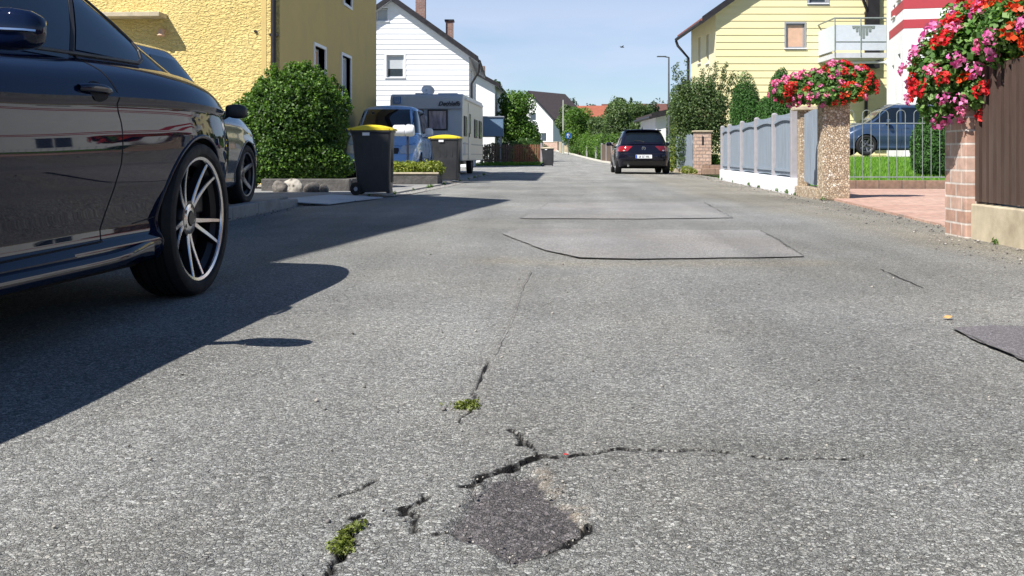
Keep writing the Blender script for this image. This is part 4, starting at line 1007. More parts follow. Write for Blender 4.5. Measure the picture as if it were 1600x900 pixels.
    b.line('shut_line', M['well'], root, [(-.61, .30), (.4, .285), (.95, .30)], .004, off=.0)
    b.line('shut_line', M['well'], root, [(.95, .30), (1.0, .6), (.95, .85), (.88, .93)], .0032, off=-.001)
    b.line('shut_line', M['well'], root, [(-1.72, .42), (-1.80, .56), (-1.95, .66), (-2.1, .70)], .0030, off=-.001)
    b.line('shut_line', M['well'], root, [(-.86, .345), (-1.04, .36)], .003, off=-.001)
    # side skirt blade
    mb = MB(); G = []
    for y in np.linspace(-.99, 1.0, 30):
        e = min(1, (y + 1.0) / .25, (1.01 - y) / .2); x0 = float(b.side(y, .25)); r = []
        for k, (dx, dz) in enumerate(((.0, .262), (.016, .256), (.026, .242), (.030, .226), (.024, .208), (.006, .200), (-.03, .198))): r.append((x0 + dx * e, y, dz + (.012 * math.exp(-((y + .9) / .2) ** 2))))
        G.append(r)
    mb.grid(G); mb.build('side_skirt', M['navy'], root, smooth=60); mb = MB(); mb.grid([[(-p[0], p[1], p[2]) for p in r] for r in G]); mb.build('side_skirt', M['navy'], root, smooth=60)
    # handle
    for sg in (1, -1):
        hy, hz = -.52, .825
        x0 = float(b.side(hy, hz)); mb = MB(); G = []
        for k in range(15):
            q = -1 + 2 * k / 14; y = hy + q * .105; bow = .013 * (1 - abs(q) ** 3.2) + .004; hh = .0155 * (1 - .3 * q * q); r = []
            for j in range(13):
                a = 2 * math.pi * j / 12; r.append((sg * (float(b.side(y, hz)) + bow + .009 * math.cos(a)), y, hz + .004 * (1 - q * q) + hh * math.sin(a)))
            G.append(r)
        mb.grid(G); hd = mb.build('door_handle', M['navy'], root, smooth=60)
        mb = MB(); G = []
        for k in range(9):
            rr = k / 8; G.append([(sg * (float(b.side(hy + .055 * rr * math.cos(a), hz - .006 + .030 * rr * math.sin(a))) + .0022), hy - .02 + .062 * rr * math.cos(a), hz - .006 + .036 * rr * math.sin(a)) for a in np.linspace(0, 2 * math.pi, 21)])
        mb.grid(G); mb.build('handle_recess', M['well'], hd, smooth=60)
    mirror(root, .895, .17, .945, M['navy'], wd=.23, hh=.115, stripe='chrome', dep=.10)
    put_wheels(root, .330, .262, .21, 5, 'double', .918, (-1.41, 1.40))
    # lamps, grille and plates (ends of the car)
    b.patch('tail_lamp', M['lamp_red'], root, [(.74, .48, .80), (.80, .46, .83), (.86, .5, .84), (.88, .56, .82)], -1, .006, 8)
    b.patch('tail_lamp', M['lamp_red'], root, [(.74, -.80, -.48), (.80, -.83, -.46), (.86, -.84, -.5), (.88, -.82, -.56)], -1, .006, 8)
    b.patch('headlight', M['lamp_clear'], root, [(.60, .42, .80), (.66, .40, .82), (.71, .5, .8)], 1, .006, 8)
    b.patch('headlight', M['lamp_clear'], root, [(.60, -.80, -.42), (.66, -.82, -.40), (.71, -.8, -.5)], 1, .006, 8)
    b.patch('grille', M['lead'], root, [(.48, -.34, .34), (.6, -.36, .36), (.68, -.32, .32)], 1, .006, 8)
    return root
coupe()

# ---------------------------------------------------------------- generic hatchback / van bodies
def simple_car(label, X, Y, rz, L, Wd, Hh, wb, fo, paint, kind='hatch', Rt=.31, rim=.21, belt=.92, z=0, spokes=5, glassm='glass', gp_=None, detail='rear', group=None, name='parked_car'):
    root = empty(name, (X, Y, z), rz, label, 'car', group)
    yf = wb / 2 + fo; yr = yf - L; ax_ = [(-wb / 2, Rt), (wb / 2, Rt)]; RA = Rt + .035; w2 = Wd / 2
    zbf = lin([(yr, .30), (yr + .45, .21), (-1, .19), (1, .19), (yf - .45, .2), (yf, .24)])
    P = dict(hatch=[(yr, belt + .05), (yr + .4, belt + .03), (0, belt), (wb / 2 - .45, belt + .0), (wb / 2 - .1, belt - .02), (wb / 2 + .3, belt - .10), (yf - .08, belt - .30)],
             van=[(yr, belt + .0), (0, belt), (wb / 2 - .3, belt + .02), (wb / 2, belt - .0), (wb / 2 + .4, belt - .12), (yf - .05, belt - .34)])[kind]
    ztf = spl(P)
    tt = [(0, .93), (.05, .955), (.12, .95), (.2, .955), (.35, .985), (.5, 1.0), (.62, .998), (.72, .985), (.80, .985), (.84, .975), (.90, .95), (.95, .925), (1, .88)]
    W = lin([(t, k * w2) for t, k in tt])
    yF = spl([(0, yf - .06), (.2, yf), (.5, yf - .02), (.8, yf - .12), (1, yf - .35)])
    yR = spl([(0, yr + .12), (.2, yr + .02), (.45, yr), (.6, yr + .03), (.8, yr + .06), (1, yr + .13)])
    b = Loft(W, yF, yR, zbf, ztf, n=6, crown=.05)
    b.build('body', paint, root, np.linspace(0, 1, 34), ds=.045, arches=ax_, RA=RA, smooth=35)
    arch_parts(root, b, ax_, RA, paint, .012); underbody(root, w2 - .16, -wb / 2 + RA, wb / 2 - RA, .17, .6); underbody(root, .4, yr + .2, yf - .2, .24, .6)
    if kind == 'hatch':
        Wc = lin([(0, .885 * w2), (.1, .87 * w2), (.5, .79 * w2), (.85, .70 * w2), (.93, .665 * w2), (.98, .62 * w2), (1, .57 * w2)])
        cF = spl([(0, wb / 2 - .22), (.5, wb / 2 - .72), (1, wb / 2 - 1.15)]); cR = spl([(0, yr + .10), (.25, yr + .18), (.5, yr + .28), (.8, yr + .42), (1, yr + .52)])
        zr = spl([(yr, Hh - .10), (yr + .5, Hh - .055), (-.5, Hh - .03), (wb / 2 - 1.1, Hh - .03), (wb / 2 - .8, Hh - .06), (wb / 2, Hh - .25)])
    else:
        Wc = lin([(0, .91 * w2), (.1, .9 * w2), (.5, .84 * w2), (.85, .77 * w2), (.93, .74 * w2), (.98, .69 * w2), (1, .64 * w2)])
        cF = spl([(0, wb / 2 + .05), (.5, wb / 2 - .42), (.85, wb / 2 - .72), (1, wb / 2 - .95)]); cR = spl([(0, yr + .06), (.5, yr + .10), (.85, yr + .16), (1, yr + .24)])
        zr = spl([(yr, Hh - .05), (yr + .5, Hh - .03), (-.5, Hh - .03), (wb / 2 - .9, Hh - .04), (wb / 2 - .6, Hh - .08), (wb / 2, Hh - .3)])
    c = Loft(Wc, cF, cR, lambda y: ztf(y) - .012, zr, n=5.5, crown=.035)
    c.build('cabin', paint, root, np.linspace(0, 1, 26), ds=.06, smooth=35, bottom=False)
    zs = np.linspace(belt + .05, Hh - .13, 7); g_ = M[glassm]
    tf = lambda z: (z - belt) / (Hh - .04 - belt)
    fr = lambda z: float(cF(tf(z))) - .10; rr = lambda z: float(cR(tf(z))) + (.16 if kind == 'van' else .20)
    cuts = [fr, lambda z: .28 - .05 * tf(z), lambda z: -.62 - .03 * tf(z), rr]
    for i in range(3):
        c.patch('side_window', g_, root, [(z, cuts[i + 1](z) + .035, cuts[i](z) - .035) for z in zs], 'side', .004, 8)
    c.patch('windscreen', g_, root, [(z, -x, x) for z, x in zip(np.linspace(belt + .05, Hh - .10, 6), np.linspace(.80 * w2, .64 * w2, 6))], 1, .004, 14)
    c.patch('rear_screen', g_, root, [(z, -x, x) for z, x in zip(np.linspace(belt + .10, Hh - .12, 6), np.linspace(.76 * w2, .64 * w2, 6))], -1, .004, 14)
    for (a, q) in ((.28, .05), (-.62, .03)): b.line('shut_line', M['well'], root, [(a, belt), (a - .02, .5), (a + .02, .24)], .004)
    for a in (.12, -.78):
        for sg in (1, -1):
            x0 = float(b.side(a, belt - .1)); mb = MB(); mb.box((sg * (x0 + .018), a, belt - .12), (.02, .17, .028)); mb.build('door_handle', paint, root, bevel=.008)
    put_wheels(root, Rt, rim, .21, spokes, 'single', w2 * .985, (-wb / 2, wb / 2))
    return root, b, c, dict(yf=yf, yr=yr, w2=w2, cF=cF, cR=cR, Hh=Hh, belt=belt)

# grey-blue hatch parked with two wheels on the pavement, behind the coupe
cX, cY = -4.14, onx(390, -3.26)[1] - 1.30
r2, b2, c2, q2 = simple_car('slate blue hatchback with black mirrors parked nose away behind the coupe', cX, cY, 0, 4.2, 1.76, 1.50, 2.60, .82, M['slate_paint'], Rt=.31, rim=.225, belt=.95, z=.095)
for sg in (1, -1): b2.patch('headlight', M['lamp_clear'], r2, [(.60, sg * .42, sg * .76), (.68, sg * .44, sg * .80), (.74, sg * .6, sg * .80)], 1, .006, 6)
for sg in (1, -1): b2.patch('tail_lamp', M['lamp_red'], r2, [(.70, sg * .5, sg * .8), (.86, sg * .5, sg * .80)], -1, .006, 6)
mirror(r2, .87, .62, .94, M['black_plastic'], wd=.19, hh=.14, dep=.13)

# dark hatchback seen from behind on the right side of the street
r3, b3, c3, q3 = simple_car('dark violet black hatchback seen from the rear, parked at the right of the street', 2.58, 34.05, 0, 4.26, 1.80, 1.46, 2.62, .85, M['golf_paint'], Rt=.325, rim=.225, belt=.93)
yr = q3['yr']
for sg, mm in ((-1, 'lamp_red'), (1, 'lamp_red_shaded')):  # right lamp takes the lens with shade painted in
    o = b3.patch('tail_lamp', M[mm], r3, [(.735, sg * .56, sg * .845), (.76, sg * .50, sg * .86), (.82, sg * .44, sg * .855), (.895, sg * .36, sg * .83), (.905, sg * .40, sg * .80)], -1, .012, 8)
    b3.patch('reversing_light', M['lamp_clear'], o, [(.745, sg * .60, sg * .66), (.775, sg * .60, sg * .66)], -1, .017, 3)
b3.line('shut_line', M['well'], r3, [(-.72, .66), (-.3, .645), (.3, .645), (.72, .66)], .006, -1)
b3.line('shut_line', M['well'], r3, [(-.72, .66), (-.73, .74)], .005, -1); b3.line('shut_line', M['well'], r3, [(.72, .66), (.73, .74)], .005, -1)
b3.patch('bumper_insert', M['black_plastic'], r3, [(.30, -.60, .60), (.36, -.68, .68), (.42, -.62, .62)], -1, .010, 12)
b3.line('bumper_crease', M['golf_paint'], r3, [(-.84, .50), (-.4, .47), (.4, .47), (.84, .50)], .012, -1)
ye = float(b3.end(np.float64(0), .55, -1)); pl = plate(r3, ye - .012, .565, -1, '', .52, .115)
mb = MB()
rg_ = random.Random(4); xq = -.19
for k in range(7):
    wq = .028; xq += wq + .012
    if k in (2, 4): xq += .03
    mb.box((xq, ye - .0195, .565), (wq * .55, .003, .07))
    mb.box((xq + .008, ye - .0195, .565 + rg_.choice((-.03, 0, .03))), (wq, .003, .012))
mb.build('plate_characters', M['ink'], pl)
yb0 = float(b3.end(np.float64(0), .83, -1)); mb = MB(); mb.lathe([(.048, -.006), (.055, -.012), (.062, -.006), (.062, .006)], 28, (0, yb0 - .004, .83), axis='y')
for s in (-1, 1):
    mb.tube([(s * .022, yb0 - .012, .878), (0, yb0 - .013, .836)], .006, 6); mb.tube([(s * .046, yb0 - .012, .85), (s * .026, yb0 - .013, .792), (0, yb0 - .013, .824)], .006, 6)
mb.build('round_emblem', M['chrome'], r3, smooth=40)
mb = MB(); yb1 = float(b3.end(np.float64(.6), .76, -1)); mb.box((.60, yb1 - .006, .755), (.10, .008, .03)); mb.build('model_badge', M['chrome'], r3)
mb = MB(); ys_ = float(c3.end(np.float64(0), 1.04, -1)); mb.tube([(.02, ys_ - .03, 1.03), (-.1, ys_ + .02, 1.07), (-.30, ys_ + .01, 1.085)], [.02, .012, .008], 6); mb.build('rear_wiper', M['black_plastic'], r3, smooth=50)
mb = MB(); G = []
for k in range(13):
    x = -.60 + 1.2 * k / 12; yq = q3['yr'] + .46 - .05 * (1 - (x / .6) ** 2); G.append([(x, yq + .22, 1.436 + .02 * (1 - (x / .6) ** 2)), (x, yq, 1.425 + .02 * (1 - (x / .6) ** 2)), (x, yq - .02, 1.41 + .02 * (1 - (x / .6) ** 2)), (x, yq + .1, 1.385)])
mb.grid(G); mb.build('roof_spoiler', M['golf_paint'], r3, smooth=60)
mb = MB(); mb.tube([(0, q3['yr'] + .75, 1.47), (0, q3['yr'] + .62, 1.54)], [.012, .005], 6); mb.box((0, q3['yr'] + .76, 1.462), (.05, .1, .03)); mb.build('roof_aerial', M['black_plastic'], r3)
mirror(r3, .90, .55, 1.0, M['golf_paint'], wd=.19, hh=.13, dep=.12)
for s in (-1, 1):
    mb = MB(); mb.tube([(-.5, yr + .12, .27), (-.5, yr + .03, .27)], .035, 10)
mb.build('exhaust', M['chrome'], r3, smooth=40)

# light blue van
r4, b4, c4, q4 = simple_car('light blue compact van facing the street in front of the caravan', -4.36, 23.0 + 2.05, math.pi + R(2.5), 4.35, 1.80, 1.83, 2.68, .86, M['van_paint'], kind='van', Rt=.32, rim=.2, belt=1.08, z=.022, name='parked_van')
r4['category'] = 'van'
for sg in (1, -1):
    o = b4.patch('headlight', M['lamp_clear'], r4, [(.62, sg * .48, sg * .72), (.68, sg * .46, sg * .80), (.76, sg * .48, sg * .82), (.82, sg * .52, sg * .80)], 1, .012, 8)
b4.patch('grille', M['lead'], r4, [(.62, -.42, .42), (.70, -.44, .44), (.76, -.42, .42)], 1, .010, 12)
b4.patch('lower_grille', M['black_plastic'], r4, [(.28, -.6, .6), (.34, -.66, .66), (.42, -.6, .6)], 1, .010, 12)
b4.line('bonnet_line', M['well'], r4, [(-.80, .86), (-.46, .80), (.46, .80), (.80, .86)], .005, 1)
yf4 = float(b4.end(np.float64(0), .69, 1)); mb = MB(); mb.lathe([(.055, .004), (.064, .012), (.072, .004)], 26, (0, yf4 + .012, .70), axis='y')
for s in (-1, 1):
    mb.tube([(s * .025, yf4 + .02, .755), (0, yf4 + .02, .707)], .007, 6); mb.tube([(s * .055, yf4 + .02, .72), (s * .03, yf4 + .02, .655), (0, yf4 + .02, .693)], .007, 6)
mb.build('round_emblem', M['chrome'], r4, smooth=40)
plate(r4, float(b4.end(np.float64(0), .48, 1)) + .01, .48, 1, '')
mirror(r4, .93, .78, 1.16, M['plate'], wd=.20, hh=.20, dep=.12)

# mid blue mpv beyond the lawn (side on)
xm, ym = at(1405, 31.5)
r5, b5, c5, q5 = simple_car('mid blue family car parked side on beyond the lawn railing', xm, ym, R(90) + YAW, 4.3, 1.78, 1.62, 2.68, .85, M['mpv_paint'], kind='van', Rt=.32, rim=.215, belt=.98, z=float(lawn_z(np.array(9.), np.array(31.))) - .02)
mirror(r5, .9, .70, 1.06, M['mpv_paint'], wd=.18, hh=.15, dep=.12)
for sg in (1, -1): b5.patch('headlight', M['lamp_clear'], r5, [(.62, sg * .46, sg * .78), (.72, sg * .48, sg * .80)], 1, .008, 6)
for sg in (1, -1): b5.patch('tail_lamp', M['lamp_red'], r5, [(.78, sg * .62, sg * .83), (.95, sg * .62, sg * .82)], -1, .008, 6)

# caravan
def caravan():
    x0, y0 = at(607, 28.9); x1, y1 = at(722.5, 28.9)
    root = empty('caravan', ((x0 + x1) / 2, y0 + .1, .022), R(-1.2), 'white touring caravan with dark script lettering, parked behind the blue van', 'caravan')
    w = (x1 - x0) / 2; L = 5.9; ht = zz(146, 28.9) - .022; zb = .42
    # side outline in y,z with a rounded front
    pr = [(0.02, zb), (0, .9), (0.03, 1.45), (0.10, ht - .42), (0.14, ht - .14), (.20, ht - .05), (.32, ht), (L - .3, ht + .02), (L - .08, ht - .05), (L, ht - .3), (L, .8), (L - .06, zb)]
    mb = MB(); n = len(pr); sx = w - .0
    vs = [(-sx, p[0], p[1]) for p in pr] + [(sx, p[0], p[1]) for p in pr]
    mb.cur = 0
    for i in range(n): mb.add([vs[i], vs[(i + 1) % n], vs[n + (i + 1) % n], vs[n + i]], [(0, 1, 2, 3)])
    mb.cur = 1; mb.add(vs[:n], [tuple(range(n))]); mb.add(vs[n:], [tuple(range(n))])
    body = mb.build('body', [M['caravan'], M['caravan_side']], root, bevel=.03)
    # front window + frame
    mb = MB(); mb.box((w * .05, -.012, 1.37), (w * 1.02, .05, .76)); fw = mb.build('front_window', M['caravan'], root, bevel=.03)
    wx0, wx1 = (672 - 664.7) / 57.7 * w, (699 - 664.7) / 57.7 * w
    k = 28.9 / F
    fx = lambda px: (px - 664.7) * k; fz = lambda py: zz(py, 28.9) - .022
    fw.hide_render = False
    mb = MB(); mb.box(((fx(668) + fx(700)) / 2, -.042, (fz(171) + fz(204)) / 2), (fx(700) - fx(668), .03, fz(171) - fz(204))); fr = mb.build('window_frame', M['black_plastic'], root, bevel=.02)
    mb = MB(); mb.box(((fx(669) + fx(699)) / 2, -.060, (fz(172) + fz(203)) / 2), (fx(699) - fx(669) - .06, .012, fz(172) - fz(203) - .06)); mb.build('curtained_pane', M['curtain'], fr)
    mb = MB(); mb.box((fx(635), -.042, (fz(171) + fz(204)) / 2), (1.0, .03, fz(171) - fz(204))); f2 = mb.build('window_frame', M['black_plastic'], root, bevel=.02)
    mb = MB(); mb.box((fx(635), -.060, (fz(171) + fz(204)) / 2), (.94, .012, fz(171) - fz(204) - .06)); mb.build('curtained_pane', M['curtain'], f2)
    # moulding line
    mb = MB(); zq = fz(170); mb.box((0, .055, zq + .01), (2 * w - .04, .05, .022)); mb.build('moulding', M['frame_grey'], root)
    yq = .082
    text_obj('lettering', 'Dethleffs', .175, M['ink'], root, (fx(701), yq - .028, fz(162)), (R(86), 0, 0), shear=.35, bold=.006, ext=.004)
    mb = MB(); mb.box((fx(619), yq - .03, fz(156)), (.22, .012, .2)); em = mb.build('square_emblem', M['ink_blue'], root)
    mb = MB()
    for a in (-1, 0, 1): mb.box((fx(619) + a * .06, yq - .038, fz(155) + abs(a) * .012), (.02, .006, .14))
    mb.box((fx(619), yq - .038, fz(159)), (.15, .006, .02)); mb.build('emblem_mark', M['caravan'], em)
    # right side: door, windows, lockers
    mb = MB()
    for y0_, y1_, z0_, z1_ in ((.35, .95, 1.15, 1.75), (3.1, 3.9, 1.15, 1.75), (4.5, 5.3, 1.15, 1.75)):
        m2 = MB(); m2.box((w + .012, (y0_ + y1_) / 2, (z0_ + z1_) / 2), (.04, y1_ - y0_, z1_ - z0_)); f = m2.build('side_window', M['black_plastic'], root, bevel=.015)
        m2 = MB(); m2.box((w + .034, (y0_ + y1_) / 2, (z0_ + z1_) / 2), (.012, y1_ - y0_ - .08, z1_ - z0_ - .08)); m2.build('pane', M['curtain'], f)
    m2 = MB(); m2.box((w + .010, 1.75, 1.32), (.025, .62, 1.72)); dr = m2.build('door', M['caravan_side'], root, bevel=.012)
    m2 = MB(); m2.box((w + .028, 1.75, 1.55), (.012, .36, .62)); m2.build('door_window', M['curtain'], dr)
    m2 = MB(); m2.box((w + .035, 1.5, 1.2), (.03, .05, .12)); m2.build('handle', M['black_plastic'], dr)
    m2 = MB(); m2.box((w + .006, .6, .78), (.014, .5, .4)); m2.build('locker_door', M['caravan'], root)
    m2 = MB(); m2.box((w + .006, L / 2, .93), (.014, L - .3, .03)); m2.box((w + .006, L / 2, .62), (.014, L - .3, .02)); m2.build('side_moulding', M['frame_grey'], root)
    m2 = MB(); m2.tube([(w + .03, .5, ht - .12), (w + .03, L - .5, ht - .12)], .04, 8); m2.build('awning_rail', M['frame'], root)
    # chassis
    m2 = MB(); m2.box((0, L / 2, .36), (1.5, L - .6, .12)); m2.build('chassis', M['lead'], root)
    ty, rb, lip, sp, dk, hub, dc, cal = wheel_mesh(.31, .18, .18, 5, 'single'); first = None
    for sg in (1, -1):
        if first is None: first = wh = ty.build('wheel', M['rubber'], root, smooth=35); rb.build('rim', M['alloy'], wh, smooth=40)
        else: wh = copy_tree(first, root)
        wh.location = (sg * (w - .13), 3.0, .31); wh.rotation_euler = (0, 0, 0 if sg > 0 else math.pi)
    m2 = MB(); m2.tube([(w - .25, .5, .4), (w - .2, .42, .02)], .025, 6); m2.box((w - .2, .42, .01), (.16, .16, .02)); m2.build('corner_steady', M['plate'], root)
    m2 = MB(); m2.tube([(-w + .25, .5, .4), (-w + .2, .42, .02)], .025, 6); m2.box((-w + .2, .42, .01), (.16, .16, .02)); m2.build('corner_steady', M['plate'], root)
    # roof: vents and satellite dish
    m2 = MB(); m2.lathe([(.0, 0), (.1, .01), (.17, .05), (.2, .09)], 20, (0, 0, 0), axis='z')
    ds = m2.build('roof_dish', M['frame'], root, smooth=50); ds.location = (fx(660), .9, ht + .1); ds.rotation_euler = (R(55), 0, R(20))
    m2 = MB(); m2.box((fx(655), .9, ht + .03), (.22, .2, .07)); m2.tube([(fx(655), .9, ht + .03), (fx(659), .9, ht + .18)], .02, 6); m2.box((fx(646), .8, ht + .03), (.14, .3, .06)); m2.build('roof_mount', M['caravan'], root)
    m2 = MB(); m2.box((fx(690), 1.6, ht + .05), (.6, .7, .08)); m2.box((fx(640), 3.2, ht + .05), (.5, .5, .1)); m2.build('roof_hatch', M['caravan'], root, bevel=.02)
    return root
caravan()
# ============================================================ street furniture, fences
def bin_(x, y, rz, label, z=0.0, lid='bin_yellow', group='wheelie bins put out along the kerb', s=1.0, open_=0):
    root = empty('wheelie_bin', (x, y, z), rz, label, 'bin', group)
    mb = MB(); G = []
    for (zz_, x0, x1, hw) in ((.05, -.20, .315, .235), (.08, -.215, .325, .245), (.5, -.265, .34, .262), (.86, -.305, .352, .278), (.93, -.33, .356, .285), (.94, -.35, .372, .30), (.985, -.355, .376, .302)):
        r = []; rr = .045
        for cx_, cy_, a0 in ((x1 - rr, hw - rr, 0), (x0 + rr, hw - rr, 90), (x0 + rr, -hw + rr, 180), (x1 - rr, -hw + rr, 270)):
            for k in range(5): a = R(a0 + 22.5 * k); r.append((cx_ + rr * math.cos(a), cy_ + rr * math.sin(a), zz_))
        r.append(r[0]); G.append(r)
    mb.grid(G); mb.add(G[0][:-1], [tuple(range(20))]); mb.add(G[-1][:-1], [tuple(range(20))])
    mb.build('body', M['bin_black'], root, smooth=35)
    mb = MB()
    for k in (-.12, 0, .12): mb.box((-.0 + .345, k, .5), (.012, .02, .62))
    for k in (-.1, .05, .2): mb.box((k, -.268, .72), (.02, .012, .32)); mb.box((k, .268, .72), (.02, .012, .32))
    mb.box((.30, 0, .055), (.06, .4, .05)); mb.build('ribs', M['bin_black'], root, bevel=.004)
    mb = MB(); G = []
    for k in range(11):
        q = -1 + 2 * k / 10; xx = .012 + .385 * q; zc = .995 + .055 * (1 - abs(q) ** 2.2) + .006; hw = .308 * (1 - .06 * abs(q) ** 6)
        G.append([(xx, -hw, .972), (xx, -hw, 1.0 + (zc - 1) * .3), (xx, -hw + .04, zc - .01), (xx, -hw * .4, zc), (xx, hw * .4, zc), (xx, hw - .04, zc - .01), (xx, hw, 1.0 + (zc - 1) * .3), (xx, hw, .972)])
    mb.grid(G); mb.add(G[0], [tuple(range(8))]); mb.add(G[-1], [tuple(range(8))])
    ld = mb.build('lid', M[lid], root, smooth=40)
    mb = MB(); mb.tube([(-.40, -.22, .975), (-.40, .22, .975)], .017, 10)
    for k in (-.2, 0, .2): mb.box((-.37, k, .972), (.08, .03, .04))
    mb.build('handle', M['bin_black'], root, smooth=40)
    mb = MB(); mb.box((-.06, -.297 - .006, .915), (.12, .006, .045)); mb.build('sticker', M['plate'], root)
    mb = MB(); mb.tube([(-.235, -.28, .1), (-.235, .28, .1)], .014, 8); mb.build('axle', M['lead'], root)
    first = None
    for sy in (-1, 1):
        if first is None:
            m2 = MB(); m2.lathe([(.03, .025), (.07, .02), (.075, .026), (.098, .022), (.1, 0), (.098, -.022), (.075, -.026), (.07, -.02), (.03, -.025)], 26, axis='y'); first = wh = m2.build('wheel', M['rubber'], root, smooth=40)
            m2 = MB(); m2.lathe([(0, -.024), (.032, -.027), (.034, 0), (.032, .027), (0, .024)], 14, axis='y'); m2.build('hub', M['frame_grey'], wh, smooth=40)
        else: wh = copy_tree(first, root)
        wh.location = (-.235, sy * .262, .1)
    return root
x, y = gp(578, 306, .02); b1 = bin_(x - .02, y + .27, R(3), 'tall black wheelie bin with yellow lid, the nearest bin, beside the round hedge', .022); b1.scale = (.85, .92, .97)
x, y = gp(694, 284.5, .02); b2_ = bin_(x, y + .25, R(-2), 'black wheelie bin with yellow lid in front of the caravan and blue van', .022); b2_.scale = (.90, .94, .98)
x, y = at(855, 54); bin_(x, y, R(0), 'small distant black bin with pale lid at the end of the brown picket fence', float(zt(54)), lid='concrete')

# letterbox on a post, raised bed
x, y = at(637, 20.5)
r = empty('letterbox', (x, y, .022), 0, 'white rounded letterbox on a thin dark post in the raised bed', 'letterbox')
zc = zz(204, 20.5) - .022
mb = MB(); mb.tube([(0, 0, 0), (0, 0, zc - .1)], .022, 8); mb.build('post', M['lead'], r, smooth=40)
mb = MB(); mb.lathe([(0, -.20), (.09, -.20), (.115, -.18), (.118, 0), (.118, .04)], 24, (-.10, 0, 0), axis='x'); mb.lathe([(.118, .04), (.10, .05), (.10, .06), (.12, .07), (.122, .20), (.10, .235), (0, .24)], 24, (-.10, 0, 0), axis='x')
o = mb.build('box', M['plate'], r, smooth=40); o.location = (0, 0, zc)
mb = MB(); mb.box((.02, 0, zc + .12), (.05, .04, .03)); mb.build('lid_knob', M['frame_grey'], r)
x0, y0 = at(606, 19.9); x1, y1 = at(684, 19.9)
r = empty('raised_bed', (x0, y0, .022), YAW, 'low dark stone raised bed with yellow green plants by the second bin', 'raised bed')
W_ = x1 - x0
mb = MB(); mb.box((W_ / 2, .06, .10), (W_, .12, .2)); mb.box((W_ - .06, .75, .10), (.12, 1.26, .2)); mb.box((.06, .75, .10), (.12, 1.26, .2)); mb.build('wall', M['stone_dark'], r, bevel=.01)
mb = MB(); mb.box((W_ / 2, .06, .222), (W_ + .04, .16, .035)); mb.build('coping', M['concrete'], r, bevel=.006)
mb = MB(); mb.box((W_ / 2, .74, .08), (W_ - .25, 1.22, .14)); mb.build('soil', M['earth'], r)
crown('plants', [((W_ * f, .45 + .3 * (i % 2), .30), (.24, .3, .17)) for i, f in enumerate((.12, .28, .42, .58, .74, .88))], 3600, .04, M['leaf_yellow'], r, seed=31, aspect=.3, jit=1.0, inner=.1, up=.6)

# edging and stones under the hedge
x0, y0 = at(408, 16.2); x1, y1 = at(548, 16.2)
mb = MB(); mb.box(((x0 + x1) / 2, y0 + .06, .11), (x1 - x0, .14, .22)); mb.box((x1 - .05, y0 + .94, .11), (.14, 1.6, .22))
tag(mb.build('stone_edging', M['stone_dark'], bevel=.02), 'low dark stone edging along the foot of the round hedge', 'edging')
def rock(px, py, d, sx, sz, label, mat, seed):
    x, y = at(px, d); bm = bmesh.new(); bmesh.ops.create_icosphere(bm, subdivisions=4, radius=1); rg = np.random.default_rng(seed); D = rg.normal(0, 1, (14, 3)); D /= np.linalg.norm(D, axis=1)[:, None]; A_ = rg.uniform(-1, 1, 14)
    for v in bm.verts:
        p = np.array(v.co); k = 1 + .34 * (np.exp((D @ p - 1) * 5) * A_).sum() + .03 * math.sin(p[0] * 13) * math.sin(p[1] * 11 + p[2] * 9)
        v.co = Vector((p[0] * sx * k, p[1] * sx * .7 * k, max(-.6, p[2]) * sz * k))
    me = bpy.data.meshes.new('garden_stone'); bm.to_mesh(me); bm.free(); me.materials.append(mat); me.polygons.foreach_set('use_smooth', [True] * len(me.polygons))
    o = bpy.data.objects.new('garden_stone', me); COL.objects.link(o); o.location = (x, y, .022 + sz * .5); tag(o, label, 'stone', 'stones under the hedge')
def spotted():
    m, t, b = new_mat('mottled stone'); tc = t.n('TexCoord'); v = t.n('TexVoronoi', Scale=14.); t.l(tc.outputs['Object'], v.inputs['Vector'])
    n = t.n('TexNoise', Scale=9., Detail=6.); t.l(tc.outputs['Object'], n.inputs['Vector'])
    f = t.math('ADD', v.outputs['Distance'], t.math('MULTIPLY', n.outputs['Fac'], .5)); t.l(t.ramp(f, [(.42, (.04, .035, .03)), (.6, (.24, .22, .19)), (.9, (.40, .37, .32))]), b.inputs['Base Color'])
    b.inputs['Roughness'].default_value = .9; bp = t.n('Bump', Strength=1., Distance=.02); t.l(n.outputs['Fac'], bp.inputs['Height']); t.l(bp.outputs[0], b.inputs['Normal']); return m
M['spot'] = spotted()
rock(459, 285, 15.8, .175, .14, 'pale mottled round stone, the brightest under the hedge', M['spot'], 1)
rock(436, 288, 15.7, .11, .10, 'small brown grey stone just left of the pale mottled stone', M['stone'], 2)
rock(486, 288, 15.7, .12, .10, 'brown grey stone just right of the pale mottled stone', M['stone'], 3)
rock(505, 290, 15.7, .09, .08, 'smallest brown stone at the right end of the stone row', M['stone'], 4)
